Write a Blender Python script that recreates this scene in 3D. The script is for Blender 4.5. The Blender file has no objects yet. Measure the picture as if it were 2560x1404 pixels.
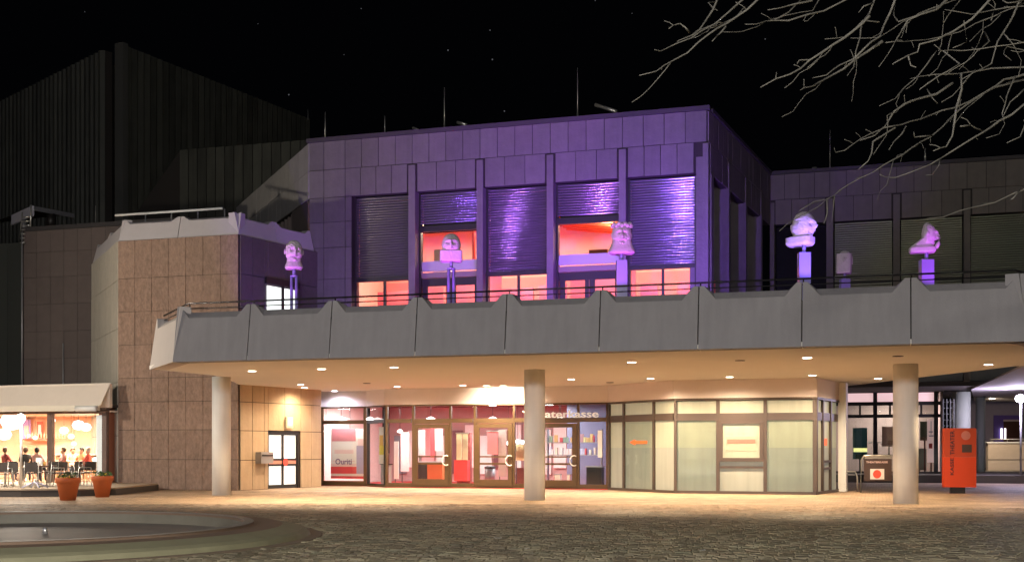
import bpy, bmesh, math, random
from mathutils import Matrix, Vector
random.seed(7)
SC = bpy.context.scene
COL = SC.collection
R = math.radians
T = Matrix.Translation

# ---------------------------------------------------------------- camera, world, moon, exposure
FX, CX, HY, EYE = 3000.0, 1280.0, 1120.0, 1.6      # focal length / centre / horizon of the 2560 px photograph
cam_d = bpy.data.cameras.new('camera')
cam_d.sensor_width = 36.0
cam_d.lens = 36.0 * FX / 2560.0
cam_d.shift_y = (HY - 702.0) / 2560.0
cam_d.clip_start = 0.1
cam_d.clip_end = 2000
cam = bpy.data.objects.new('camera', cam_d)
COL.objects.link(cam)
cam.location = (0, 0, EYE)
cam.rotation_euler = (R(90), 0, 0)
SC.camera = cam

w = bpy.data.worlds.new('World')
SC.world = w
w.use_nodes = True
bg = w.node_tree.nodes['Background']
bg.inputs['Color'].default_value = (0.55, 0.6, 0.85, 1)
bg.inputs['Strength'].default_value = 0.0011

def lamp(name, typ, loc, power, color, parent=None, aim=None, **kw):
    d = bpy.data.lights.new(name, typ)
    d.energy = power
    d.color = color
    for k, v in kw.items():
        setattr(d, k, v)
    o = bpy.data.objects.new(name, d)
    COL.objects.link(o)
    m = T(Vector(loc))
    if aim is not None:
        m = m @ (Vector(aim) - Vector(loc)).to_track_quat('-Z', 'Y').to_matrix().to_4x4()
    put(o, m, parent)
    return o

W = {}
def put(o, m, parent=None):
    """place o at world matrix m, under parent"""
    o.matrix_basis = m
    if parent is not None:
        o.parent = parent
        o.matrix_parent_inverse = W[parent.name].inverted()
    W[o.name] = m

moon = lamp('moon', 'SUN', (0, -20, 60), 0.035, (0.75, 0.82, 1.0), aim=(10, 40, 0), angle=R(10))

SC.view_settings.view_transform = 'Standard'
SC.view_settings.look = 'None'
SC.view_settings.exposure = 0
SC.view_settings.gamma = 1
SC.view_settings.use_curve_mapping = False
SC.render.engine = 'CYCLES'
SC.cycles.use_denoising = True
SC.cycles.max_bounces = 8
SC.cycles.diffuse_bounces = 4
SC.cycles.glossy_bounces = 4
SC.cycles.transparent_max_bounces = 12
SC.cycles.sample_clamp_indirect = 6.0
SC.cycles.caustics_reflective = False
SC.cycles.caustics_refractive = False

# ---------------------------------------------------------------- materials
MATS = {}
def mat(name, col, rough=0.7, metal=0.0, spec=0.5, var=0.0, rnd=0.0, scale=3.0, bump=0.0, bscale=20.0,
        streak=0.0, emit=None, es=0.0, stretch=(1, 1, 1)):
    if name in MATS:
        return MATS[name]
    m = bpy.data.materials.new(name)
    m.use_nodes = True
    nt = m.node_tree
    N, L = nt.nodes, nt.links
    b = N['Principled BSDF']
    b.inputs['Roughness'].default_value = rough
    b.inputs['Metallic'].default_value = metal
    b.inputs['Specular IOR Level'].default_value = spec
    b.inputs['Base Color'].default_value = (*col, 1)
    if emit is not None:
        b.inputs['Emission Color'].default_value = (*emit, 1)
        b.inputs['Emission Strength'].default_value = es
    if var or rnd or streak or bump:
        geo = N.new('ShaderNodeNewGeometry')
        mp = N.new('ShaderNodeMapping')
        mp.inputs['Scale'].default_value = stretch
        L.new(geo.outputs['Position'], mp.inputs['Vector'])
        vec = mp.outputs['Vector']
        fac = None
        def add(a, k):
            nonlocal fac
            mm = N.new('ShaderNodeMath'); mm.operation = 'MULTIPLY_ADD'
            sub = N.new('ShaderNodeMath'); sub.operation = 'SUBTRACT'
            L.new(a, sub.inputs[0]); sub.inputs[1].default_value = 0.5
            L.new(sub.outputs[0], mm.inputs[0]); mm.inputs[1].default_value = k
            if fac is None:
                mm.inputs[2].default_value = 1.0
            else:
                L.new(fac, mm.inputs[2])
            fac = mm.outputs[0]
        if var:
            n = N.new('ShaderNodeTexNoise'); n.inputs['Scale'].default_value = scale
            n.inputs['Detail'].default_value = 6; n.inputs['Roughness'].default_value = 0.65
            L.new(vec, n.inputs['Vector']); add(n.outputs['Fac'], var * 2)
        if streak:
            mp2 = N.new('ShaderNodeMapping'); mp2.inputs['Scale'].default_value = (3.5, 3.5, 0.25)
            L.new(geo.outputs['Position'], mp2.inputs['Vector'])
            n = N.new('ShaderNodeTexNoise'); n.inputs['Scale'].default_value = 1.5
            n.inputs['Detail'].default_value = 5
            L.new(mp2.outputs['Vector'], n.inputs['Vector']); add(n.outputs['Fac'], streak * 2)
        if rnd:
            oi = N.new('ShaderNodeObjectInfo'); add(oi.outputs['Random'], rnd * 2)
        if fac is not None:
            mx = N.new('ShaderNodeMix'); mx.data_type = 'RGBA'; mx.blend_type = 'MULTIPLY'
            mx.inputs[0].default_value = 1.0
            mx.inputs[6].default_value = (*col, 1)
            L.new(fac, mx.inputs[7])
            L.new(mx.outputs[2], b.inputs['Base Color'])
        if bump:
            n = N.new('ShaderNodeTexNoise'); n.inputs['Scale'].default_value = bscale
            n.inputs['Detail'].default_value = 5
            L.new(vec, n.inputs['Vector'])
            bp = N.new('ShaderNodeBump'); bp.inputs['Strength'].default_value = bump
            bp.inputs['Distance'].default_value = 0.05
            L.new(n.outputs['Fac'], bp.inputs['Height'])
            L.new(bp.outputs['Normal'], b.inputs['Normal'])
    MATS[name] = m
    return m

def glow(name, col, s):
    if name in MATS:
        return MATS[name]
    m = bpy.data.materials.new(name); m.use_nodes = True
    nt = m.node_tree; nt.nodes.clear()
    e = nt.nodes.new('ShaderNodeEmission'); o = nt.nodes.new('ShaderNodeOutputMaterial')
    e.inputs[0].default_value = (*col, 1); e.inputs[1].default_value = s
    nt.links.new(e.outputs[0], o.inputs[0])
    MATS[name] = m
    return m

def glass_mat(name, tint, refl=0.06):
    m = bpy.data.materials.new(name); m.use_nodes = True
    nt = m.node_tree; nt.nodes.clear(); N = nt.nodes; L = nt.links
    o = N.new('ShaderNodeOutputMaterial'); mx = N.new('ShaderNodeMixShader')
    tr = N.new('ShaderNodeBsdfTransparent'); tr.inputs[0].default_value = (*tint, 1)
    gl = N.new('ShaderNodeBsdfGlossy'); gl.inputs['Roughness'].default_value = 0.03
    lw = N.new('ShaderNodeLayerWeight'); pw = N.new('ShaderNodeMath'); pw.operation = 'POWER'; pw.inputs[1].default_value = 4.0
    lw.inputs['Blend'].default_value = 0.5; L.new(lw.outputs['Facing'], pw.inputs[0])
    ad = N.new('ShaderNodeMath'); ad.operation = 'MULTIPLY_ADD'; ad.inputs[1].default_value = 0.6; ad.inputs[2].default_value = refl
    L.new(pw.outputs[0], ad.inputs[0]); L.new(ad.outputs[0], mx.inputs[0])
    L.new(tr.outputs[0], mx.inputs[1]); L.new(gl.outputs[0], mx.inputs[2]); L.new(mx.outputs[0], o.inputs[0])
    MATS[name] = m
    return m

M_stone = mat('grey_travertine', (0.145, 0.13, 0.125), 0.75, var=0.22, rnd=0.10, streak=0.14, scale=2.5, bump=0.25, bscale=9)
M_brown = mat('brown_sandstone', (0.285, 0.19, 0.14), 0.85, var=0.62, rnd=0.07, streak=0.12, scale=7, bump=1.0, bscale=11, stretch=(1, 1, 0.6))
M_dim = mat('dull_brown_stone', (0.14, 0.11, 0.10), 0.85, var=0.2, rnd=0.06, scale=2)
M_joint = mat('dark_joint', (0.03, 0.025, 0.022), 0.9)
M_conc = mat('pale_precast_concrete', (0.295, 0.280, 0.284), 0.8, var=0.08, streak=0.15, rnd=0.03, scale=3, bump=0.12, bscale=30)
M_plaster = mat('soffit_plaster', (0.88, 0.84, 0.78), 0.85, var=0.05, scale=1.2)
M_header = mat('header_plaster', (0.86, 0.77, 0.76), 0.85, var=0.06, scale=2)
M_col = mat('column_paint', (0.80, 0.785, 0.74), 0.5, var=0.08, streak=0.14, scale=2.5, bump=0.05, bscale=30)
M_bronze = mat('bronze_frame', (0.10, 0.058, 0.027), 0.4, metal=0.35, var=0.15, scale=4)
M_black = mat('dark_frame', (0.022, 0.019, 0.019), 0.45)
M_clad = mat('dark_cladding', (0.062, 0.063, 0.052), 0.6, metal=0.0, var=0.5, rnd=0.3, streak=0.45, scale=0.6)
M_roof = mat('roof_felt', (0.05, 0.045, 0.045), 0.8)
M_glass = glass_mat('window_glass', (0.93, 0.95, 0.94), 0.05)
M_glass_d = glass_mat('dark_window_glass', (0.55, 0.58, 0.55), 0.05)
M_frost = mat('frosted_pane', (0.30, 0.305, 0.235), 0.5, var=0.16, streak=0.24, scale=1.2, emit=(0.84, 0.84, 0.58), es=0.19)
M_slat = mat('aluminium_slat', (0.20, 0.197, 0.20), 0.15, metal=0.70, rnd=0.1)
M_slat_w = mat('aluminium_slat_wing', (0.12, 0.125, 0.095), 0.3, metal=0.7)
M_red = mat('red_wall', (0.72, 0.12, 0.09), 0.6, var=0.08)
M_carpet = mat('red_carpet', (0.55, 0.03, 0.035), 0.85, var=0.1)
M_pink = mat('pale_wall', (0.74, 0.60, 0.57), 0.7)
M_white = mat('white_paint', (0.8, 0.8, 0.78), 0.5)
M_rail = mat('dark_rail', (0.035, 0.032, 0.034), 0.25, metal=0.5)
M_steel = mat('steel_tube', (0.62, 0.60, 0.56), 0.3, metal=0.7)
M_terra = mat('terracotta', (0.50, 0.115, 0.03), 0.6, var=0.12, scale=5)
M_soil = mat('soil', (0.04, 0.025, 0.015), 0.9)
M_leaf = mat('leaf_green', (0.06, 0.13, 0.04), 0.6, rnd=0.2)
M_yellow = mat('yellow_petal', (0.75, 0.6, 0.05), 0.6)
M_bark = mat('twig_bark', (0.125, 0.118, 0.10), 0.8, var=0.6, scale=5)
M_plastic = mat('sculpture_white', (0.55, 0.50, 0.53), 0.75, var=0.15, scale=9, bump=0.4, bscale=14)
M_acryl = mat('post_acrylic', (0.24, 0.22, 0.48), 0.25, spec=0.8)
M_brownwood = mat('brown_wood', (0.22, 0.10, 0.045), 0.5, var=0.15)
M_deckside = mat('deck_side', (0.06, 0.05, 0.045), 0.7)
M_grey = mat('grey_metal', (0.35, 0.35, 0.36), 0.4, metal=0.4)

# ---------------------------------------------------------------- helpers
def props(o, label=None, cat=None, group=None, kind=None):
    if label: o['label'] = label
    if cat: o['category'] = cat
    if group: o['group'] = group
    if kind: o['kind'] = kind
    return o

def thing(name, label, cat, loc=(0, 0, 0), group=None):
    o = bpy.data.objects.new(name, None)
    o.empty_display_size = 0.2
    COL.objects.link(o)
    put(o, T(Vector(loc)))
    return props(o, label, cat, group)

def frame(p0, p1):
    """facade frame: x along p0->p1, y away from the square, z up"""
    a = math.atan2(p1[1] - p0[1], p1[0] - p0[0])
    return T(Vector((p0[0], p0[1], 0))) @ Matrix.Rotation(a, 4, 'Z')

def mesh_obj(name, verts, faces, m, parent=None, mw=None, smooth=False):
    me = bpy.data.meshes.new(name)
    me.from_pydata(verts, [], faces)
    if m: me.materials.append(m)
    if smooth:
        for p in me.polygons: p.use_smooth = True
    me.update()
    o = bpy.data.objects.new(name, me)
    COL.objects.link(o)
    put(o, mw if mw is not None else Matrix.Identity(4), parent)
    return o

def bm_obj(name, bm, m, parent=None, mw=None, smooth=False):
    bmesh.ops.recalc_face_normals(bm, faces=bm.faces)
    me = bpy.data.meshes.new(name)
    bm.to_mesh(me); bm.free()
    if m: me.materials.append(m)
    if smooth:
        for p in me.polygons: p.use_smooth = True
    o = bpy.data.objects.new(name, me)
    COL.objects.link(o)
    put(o, mw if mw is not None else Matrix.Identity(4), parent)
    return o

BOXF = [(0, 3, 2, 1), (4, 5, 6, 7), (0, 1, 5, 4), (1, 2, 6, 5), (2, 3, 7, 6), (3, 0, 4, 7)]
CACHE = {}
def fbox(F, x0, x1, y0, y1, z0, z1, name, m, parent=None):
    d = (round(x1 - x0, 4), round(y1 - y0, 4), round(z1 - z0, 4), m.name)
    if d not in CACHE:
        a, b, c = d[:3]
        me = bpy.data.meshes.new(name)
        me.from_pydata([(0, 0, 0), (a, 0, 0), (a, b, 0), (0, b, 0), (0, 0, c), (a, 0, c), (a, b, c), (0, b, c)], [], BOXF)
        me.materials.append(m)
        CACHE[d] = me
    o = bpy.data.objects.new(name, CACHE[d])
    COL.objects.link(o)
    put(o, F @ T(Vector((x0, y0, z0))), parent)
    return o

I4 = Matrix.Identity(4)
def bm_box(bm, x0, x1, y0, y1, z0, z1, M=I4):
    v = [bm.verts.new(M @ Vector(p)) for p in [(x0, y0, z0), (x1, y0, z0), (x1, y1, z0), (x0, y1, z0),
                                               (x0, y0, z1), (x1, y0, z1), (x1, y1, z1), (x0, y1, z1)]]
    for f in BOXF: bm.faces.new([v[i] for i in f])

def bm_tube(bm, pts, rad, n=8, cap=True):
    pts = [Vector(p) for p in pts]
    rs = rad if isinstance(rad, (list, tuple)) else [rad] * len(pts)
    rings = []
    for i, p in enumerate(pts):
        d = (pts[min(i + 1, len(pts) - 1)] - pts[max(i - 1, 0)]).normalized()
        a = d.cross(Vector((0, 0, 1)))
        if a.length < 0.05: a = d.cross(Vector((1, 0, 0)))
        a.normalize(); b = d.cross(a)
        rings.append([bm.verts.new(p + (a * math.cos(t) + b * math.sin(t)) * rs[i])
                      for t in [2 * math.pi * k / n for k in range(n)]])
    for r0, r1 in zip(rings, rings[1:]):
        for k in range(n):
            bm.faces.new((r0[k], r0[(k + 1) % n], r1[(k + 1) % n], r1[k]))
    if cap:
        bm.faces.new(rings[0][::-1]); bm.faces.new(rings[-1])

def bm_lathe(bm, prof, c=(0, 0, 0), n=24, cap=True):
    rings = []
    for r, z in prof:
        rings.append([bm.verts.new((c[0] + r * math.cos(2 * math.pi * k / n), c[1] + r * math.sin(2 * math.pi * k / n), c[2] + z)) for k in range(n)])
    for r0, r1 in zip(rings, rings[1:]):
        for k in range(n):
            bm.faces.new((r0[k], r0[(k + 1) % n], r1[(k + 1) % n], r1[k]))
    if cap:
        bm.faces.new(rings[0][::-1]); bm.faces.new(rings[-1])

def tube(name, pts, r, m, parent=None, n=8):
    bm = bmesh.new(); bm_tube(bm, pts, r, n)
    return bm_obj(name, bm, m, parent, smooth=True)

def lathe(name, prof, c, m, parent=None, n=28):
    bm = bmesh.new(); bm_lathe(bm, prof, (0, 0, 0), n)
    return bm_obj(name, bm, m, parent, T(Vector(c)), smooth=True)

def prism(name, pts, z0, z1, m, parent=None):
    n = len(pts)
    v = [(x, y, z0) for x, y in pts] + [(x, y, z1) for x, y in pts]
    bm = bmesh.new()
    vs = [bm.verts.new(p) for p in v]
    bm.faces.new(vs[:n][::-1]); bm.faces.new(vs[n:])
    for i in range(n):
        j = (i + 1) % n
        bm.faces.new((vs[i], vs[j], vs[n + j], vs[n + i]))
    return bm_obj(name, bm, m, parent)

def quad(name, pts, m, parent=None):
    return mesh_obj(name, pts, [tuple(range(len(pts)))], m, parent)

def text_obj(name, body, size, m, mw, parent=None, depth=0.01, width=None):
    cu = bpy.data.curves.new(name, 'FONT')
    cu.body = body; cu.size = size; cu.extrude = depth; cu.resolution_u = 3
    cu.align_x = 'CENTER'; cu.align_y = 'CENTER'; cu.offset = 0.006 * size / 0.3
    tmp = bpy.data.objects.new('tmp', cu); COL.objects.link(tmp)
    dg = bpy.context.evaluated_depsgraph_get()
    me = bpy.data.meshes.new_from_object(tmp.evaluated_get(dg))
    bpy.data.objects.remove(tmp)
    me.materials.clear(); me.materials.append(m)
    o = bpy.data.objects.new(name, me); COL.objects.link(o)
    if width:
        ww = max(v.co.x for v in me.vertices) - min(v.co.x for v in me.vertices)
        mw = mw @ Matrix.Diagonal((width / ww, 1, 1, 1))
    put(o, mw, parent)
    return o

def copy_tree(o, m, kids=None):
    c = o.copy(); COL.objects.link(c)
    c.matrix_basis = m; W[c.name] = m
    def rec(src, dst):
        for ch in list(src.children):
            k = ch.copy(); COL.objects.link(k); k.parent = dst
            k.matrix_parent_inverse = ch.matrix_parent_inverse.copy()
            rec(ch, k)
    rec(o, c)
    return c

def X(px, Y): return (px - CX) / FX * Y
def P(px, py, Y): return Vector((X(px, Y), Y, EYE + (HY - py) / FX * Y))
def Pz(px, py, z):
    Y = (z - EYE) * FX / (HY - py)
    return (X(px, Y), Y)
def hit(F, px, off=0.0):
    o = F @ Vector((0, off, 0)); u = F.to_3x3() @ Vector((1, 0, 0)); k = (px - CX) / FX
    return (k * o.y - o.x) / (u.x - k * u.y)
def Fxy(F, s, d=0.0):
    v = F @ Vector((s, d, 0)); return (v.x, v.y)

def panels(root, F, xs, zs, m, th=0.05, gap=0.024, ok=None, name='stone_panel'):
    for i in range(len(xs) - 1):
        for j in range(len(zs) - 1):
            if ok and not ok((xs[i] + xs[i + 1]) / 2, (zs[j] + zs[j + 1]) / 2): continue
            t = th + random.uniform(-0.006, 0.006)
            t = round(t, 3)
            fbox(F, xs[i] + gap / 2, xs[i + 1] - gap / 2, -t, -0.001, zs[j] + gap / 2, zs[j + 1] - gap / 2, name, m, root)

def lin(a, b, n): return [a + (b - a) * i / n for i in range(n + 1)]

def parapet_piece(root, F, x0, x1, z0, H, lean, m, name='parapet_panel', gap=0.03):
    w_ = x1 - x0 - gap
    a, b = 0.11 * min(1, w_ / 2.3), 0.40 * min(1, w_ / 2.3)
    dn, db = 0.215 * H, 0.10 * H
    def y(z): return lean * z / H
    t = 0.30
    fr = [(0, 0), (w_, 0), (w_, H), (w_ - a, H), (w_ - b, H - dn), (b, H - dn), (a, H), (0, H)]
    md = [(w_ - a - .02, H), (w_ - b + .09, H - db), (b - .09, H - db), (a + .02, H)]
    V = [(x, y(z), z) for x, z in fr]                       # 0-7
    V += [(x, lean + .17, z) for x, z in md]                # 8-11
    bk = [(0, 0), (w_, 0), (w_, H)] + md + [(0, H)]
    V += [(x, lean + t, z) for x, z in bk]                  # 12-19
    Fc = [(0, 1, 2, 3, 4, 5, 6, 7),
          (3, 8, 9, 4), (4, 9, 10, 5), (5, 10, 11, 6),
          (12, 19, 18, 17, 16, 15, 14, 13),
          (8, 15, 16, 9), (9, 16, 17, 10), (10, 17, 18, 11),
          (0, 12, 13, 1), (1, 13, 14, 2), (2, 14, 15, 8, 3), (6, 11, 18, 19, 7), (7, 19, 12, 0)]
    return mesh_obj(name, V, Fc, m, root, F @ T(Vector((x0 + gap / 2, 0, z0))))

def pane(F, x0, x1, z0, z1, m, parent, y=0.05, name='pane'):
    return fbox(F, x0, x1, y, y + 0.012, z0, z1, name, m, parent)

# ================================================================= GROUND
def ground_material(stones=False):
    m = bpy.data.materials.new('paving_stone' if stones else 'square_paving'); m.use_nodes = True
    nt = m.node_tree; N = nt.nodes; L = nt.links; b = N['Principled BSDF']
    geo = N.new('ShaderNodeNewGeometry')
    rot = N.new('ShaderNodeMapping'); rot.inputs['Rotation'].default_value = (0, 0, R(17))
    L.new(geo.outputs['Position'], rot.inputs['Vector'])
    dist = N.new('ShaderNodeTexNoise'); dist.inputs['Scale'].default_value = 2.2
    L.new(rot.outputs[0], dist.inputs['Vector'])
    mixv = N.new('ShaderNodeMix'); mixv.data_type = 'RGBA'; mixv.blend_type = 'LINEAR_LIGHT'; mixv.inputs[0].default_value = 0.07
    L.new(rot.outputs[0], mixv.inputs[6]); L.new(dist.outputs['Color'], mixv.inputs[7])
    br = N.new('ShaderNodeTexBrick')
    br.inputs['Scale'].default_value = 1.0
    br.inputs['Brick Width'].default_value = 0.22; br.inputs['Row Height'].default_value = 0.13
    br.inputs['Mortar Size'].default_value = 0.010; br.inputs['Mortar Smooth'].default_value = 0.3
    br.inputs['Color1'].default_value = (0.48, 0.34, 0.225, 1); br.inputs['Color2'].default_value = (0.35, 0.26, 0.175, 1)
    br.inputs['Mortar'].default_value = (0.19, 0.145, 0.10, 1)
    L.new(mixv.outputs[2], br.inputs['Vector'])
    n = N.new('ShaderNodeTexNoise'); n.inputs['Scale'].default_value = 0.9; n.inputs['Detail'].default_value = 8
    n.inputs['Roughness'].default_value = 0.7
    L.new(geo.outputs['Position'], n.inputs['Vector'])
    mr = N.new('ShaderNodeMapRange'); mr.inputs[1].default_value = 0.3; mr.inputs[2].default_value = 0.7
    mr.inputs[3].default_value = 0.55; mr.inputs[4].default_value = 1.35
    L.new(n.outputs['Fac'], mr.inputs[0])
    mx = N.new('ShaderNodeMix'); mx.data_type = 'RGBA'; mx.blend_type = 'MULTIPLY'; mx.inputs[0].default_value = 1
    if stones:
        cr = N.new('ShaderNodeValToRGB'); els = cr.color_ramp.elements
        els[0].color = (0.19, 0.135, 0.09, 1); els[1].color = (0.34, 0.25, 0.17, 1)
        for p_, c_ in ((0.25, (0.285, 0.19, 0.125, 1)), (0.5, (0.235, 0.19, 0.13, 1)), (0.75, (0.30, 0.215, 0.14, 1))):
            e_ = els.new(p_); e_.color = c_
        L.new(geo.outputs['Random Per Island'], cr.inputs[0]); L.new(cr.outputs[0], mx.inputs[6])
        # single stones get their tint from the object instead
    else:
        L.new(br.outputs['Color'], mx.inputs[6])
    L.new(mr.outputs[0], mx.inputs[7])
    # greener tint out in the open square, lightened in place of lamp light
    n2 = N.new('ShaderNodeTexNoise'); n2.inputs['Scale'].default_value = 0.5; n2.inputs['Detail'].default_value = 3
    L.new(geo.outputs['Position'], n2.inputs['Vector'])
    sx = N.new('ShaderNodeSeparateXYZ'); L.new(geo.outputs['Position'], sx.inputs[0])
    ad = N.new('ShaderNodeMath'); ad.operation = 'MULTIPLY_ADD'; ad.inputs[1].default_value = 5.0
    L.new(n2.outputs['Fac'], ad.inputs[0]); L.new(sx.outputs['Y'], ad.inputs[2])
    mr2 = N.new('ShaderNodeMapRange'); mr2.inputs[1].default_value = 26; mr2.inputs[2].default_value = 33
    mr2.inputs[3].default_value = 1; mr2.inputs[4].default_value = 0
    L.new(ad.outputs[0], mr2.inputs[0])
    mx2 = N.new('ShaderNodeMix'); mx2.data_type = 'RGBA'; mx2.blend_type = 'MULTIPLY'
    mx2.inputs[7].default_value = (1.05, 1.24, 1.12, 1)
    L.new(mr2.outputs[0], mx2.inputs[0]); L.new(mx.outputs[2], mx2.inputs[6])
    L.new(mx2.outputs[2], b.inputs['Base Color'])
    b.inputs['Roughness'].default_value = 0.62
    bp = N.new('ShaderNodeBump'); bp.inputs['Strength'].default_value = 1.0; bp.inputs['Distance'].default_value = 0.05
    n3 = N.new('ShaderNodeTexNoise'); n3.inputs['Scale'].default_value = 9; n3.inputs['Detail'].default_value = 4
    L.new(geo.outputs['Position'], n3.inputs['Vector'])
    sm = N.new('ShaderNodeMath'); sm.operation = 'MULTIPLY_ADD'; sm.inputs[1].default_value = 0.0 if stones else -0.7
    L.new(br.outputs['Fac'], sm.inputs[0]); L.new(n3.outputs['Fac'], sm.inputs[2])
    L.new(sm.outputs[0], bp.inputs['Height']); L.new(bp.outputs['Normal'], b.inputs['Normal'])
    return m
M_ground = ground_material()
quad_ground = mesh_obj('ground', [(-300, -80, 0), (300, -80, 0), (300, 400, 0), (-300, 400, 0)], [(0, 1, 2, 3)], M_ground)
props(quad_ground, kind='structure', label='brown sett paved square in front of the theatre')

# real setts where the square lies near the viewer
M_sett = ground_material(True)
def lay_setts():
    a = -R(17.1); ca, sa = math.cos(a), math.sin(a); out = []
    v = -12.0
    while v < 48:
        h = random.uniform(0.155, 0.185); u = -34.0 + random.uniform(0, .2)
        while u < 34:
            w_ = random.uniform(0.19, 0.29)
            cu, cv = u + w_ / 2, v + h / 2
            x, y = cu * ca - cv * sa, cu * sa + cv * ca
            if 15.2 < y < 34.2 - 0.25 * max(0, x - 4) and abs(x) < 0.43 * y + 1.6 and math.hypot(x + 9.2, y - 21.5) > 5.84:
                out.append((x, y, w_, h))
            u += w_
        v += h
    out.sort(key=lambda t: t[1] if abs(t[0]) < .4267 * t[1] and t[1] > 16.92 else t[1] + 100)
    def shape(x, y, w_, h, o):
        g = 0.009; t = [0.020 + random.uniform(-.005, .005) for _ in range(4)]
        V = []
        for i, (sx, sy) in enumerate(((-1, -1), (1, -1), (1, 1), (-1, 1))):
            V.append((sx * (w_ / 2 - g / 2), sy * (h / 2 - g / 2), 0.001)); 
        for i, (sx, sy) in enumerate(((-1, -1), (1, -1), (1, 1), (-1, 1))):
            V.append((sx * (w_ / 2 - g - .006), sy * (h / 2 - g - .006), t[i]))
        return [(x + p * ca - q * sa, y + p * sa + q * ca, z) for p, q, z in V], [(4, 5, 6, 7), (0, 1, 5, 4), (1, 2, 6, 5), (2, 3, 7, 6), (3, 0, 4, 7)]
    variants = []
    for k in range(8):
        V, Fc = shape(0, 0, 0.20 + 0.011 * k, 0.168, 0)
        me = bpy.data.meshes.new('paving_stone'); me.from_pydata(V, [], Fc); me.materials.append(M_sett); variants.append(me)
    for x, y, w_, h in out[:300]:
        k = min(7, max(0, int((w_ - 0.195) / 0.011)))
        o = bpy.data.objects.new('paving_stone', variants[k]); COL.objects.link(o); put(o, T(Vector((x, y, 0))), quad_ground)
    AV, AF = [], []
    for x, y, w_, h in out[300:]:
        V, Fc = shape(x, y, w_, h, 0); b = len(AV)
        AV += V; AF += [tuple(i + b for i in f) for f in Fc]
    o = mesh_obj('paving_stones', AV, AF, M_sett, quad_ground); o['kind'] = 'stuff'
lay_setts()

# raised terrace level to the right, behind the red sign
rt = prism('raised_terrace', [(12.6, 57.4), (21.5, 55.2), (60, 43.6), (60, 95), (12.6, 95)], 0.0, 0.36, mat('grey_slab_paving', (0.09, 0.08, 0.07), 0.7, var=0.3, scale=1.3))
props(rt, kind='structure', label='raised grey terrace beyond the shop window')

# ================================================================= KEY PLAN POINTS
U = Vector((0.9556, -0.2946))
A = Pz(800, 1213, 0); B = Pz(917, 1214.5, 0); C = Pz(963, 1217.5, 0)
E = (C[0] + U.x * 9.35, C[1] + U.y * 9.35)
Fp = Pz(1685, 1232, 0); G = (Fp[0] + U.x * 4.93, Fp[1] + U.y * 4.93); Hh = (G[0] + 1.57, G[1] + 3.0)
SOF = 4.03
J0 = (-7.26, 32.84)
FP = frame(J0, (J0[0] + U.x, J0[1] + U.y))           # parapet frame
MOD = 2.465
P0 = Fxy(FP, -2.33)
P1 = (-11.12, 36.8)
T0 = (-15.5, 47.3)                                  # tower corners
T1 = (-10.42, 45.75)
T2 = (-8.0, 50.1)
TL = (-18.6, 53.2)
U0 = (-8.42, 50.0)                                  # foyer block corners
FU = frame(U0, (U0[0] + U.x, U0[1] + U.y))
LU = 16.5
U1 = Fxy(FU, LU)
U2 = (12.0, 55.9)
FS = frame(U1, U2)                                  # its right flank
LS = math.hypot(U2[0] - U1[0], U2[1] - U1[1])
FW = frame(U2, (U2[0] + U.x, U2[1] + U.y))           # right wing

# ================================================================= BALCONY
bal = thing('balcony', 'long pale concrete balcony over the theatre entrance', 'balcony', (*P0, 0))
PE = Fxy(FP, MOD * 8 + 0.03)
sof_pts = [Fxy(FP, -2.27, 0.05), Fxy(FP, MOD * 8 - .02, 0.05), (17.5, 34.0), (14.9, 35.5), (13.0, 47.3), (Hh[0] + 0.35, Hh[1] + 0.3), Hh, G, Fp, E, C, B, A, T2 , T1, (-10.2, 44.0), (-9.95, 40.0), P1]
prism('soffit', sof_pts, SOF, SOF + 0.10, M_plaster, bal)
flo = [Fxy(FP, -2.2, 0.3), Fxy(FP, MOD * 8 - .1, 0.3), (14.6, 35.5), (13.0, 54.0), (12.0, 55.7), (7.4, 45.2), (-8.3, 49.9), (-9.0, 44.0), (-9.5, 40.0), (-10.8, 36.8)]
prism('terrace_floor', flo, SOF + 0.104, SOF + 0.55, mat('terrace_screed', (0.18, 0.17, 0.17), 0.7), bal)
# dark backing just behind the panel joints
fbox(FP, -2.2, MOD * 8, 0.16, 0.24, SOF + 0.02, SOF + 1.1, 'backing_wall', M_joint, bal)
parapet_piece(bal, FP, -2.33, 0, SOF - 0.02, 1.56, 0.22, M_conc)
for k in range(8):
    parapet_piece(bal, FP, MOD * k, MOD * (k + 1), SOF - 0.02, 1.56, 0.22, M_conc)
FPE = frame(P1, P0)
LE = math.hypot(P1[0] - P0[0], P1[1] - P0[1])
parapet_piece(bal, FPE, 0, LE, SOF - 0.02, 1.56, 0.22, mat('lit_end_concrete', (0.62, 0.56, 0.52), 0.8, var=0.08, bump=0.1), gap=0.02)  # end face paler, side light put into its colour
# return on the right
FPR = frame(PE, (17.6, 33.8))
parapet_piece(bal, FPR, 0.05, 4.4, SOF - 0.02, 1.56, 0.22, M_conc)
parapet_piece(bal, FPR, 4.4, 8.7, SOF - 0.02, 1.56, 0.22, M_conc)
# hand rail (two rails and brackets)
for dz, r in ((1.64, 0.026), (1.50, 0.016)):
    pts = [Fxy(FPE, 0.1, 0.42), Fxy(FP, -2.05, 0.36), Fxy(FP, MOD * 8 - 0.2, 0.36), Fxy(FPR, 8.0, 0.4)]
    tube('handrail', [(x, y, SOF + dz) for x, y in pts], r, M_rail, bal, 6)
for k in range(-1, 9):
    x, y = Fxy(FP, max(MOD * k + 0.02, -2.0), 0.36)
    tube('rail_post', [(x, y, SOF + 0.7), (x, y, SOF + 1.63)], 0.018, M_rail, bal, 6)

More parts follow.
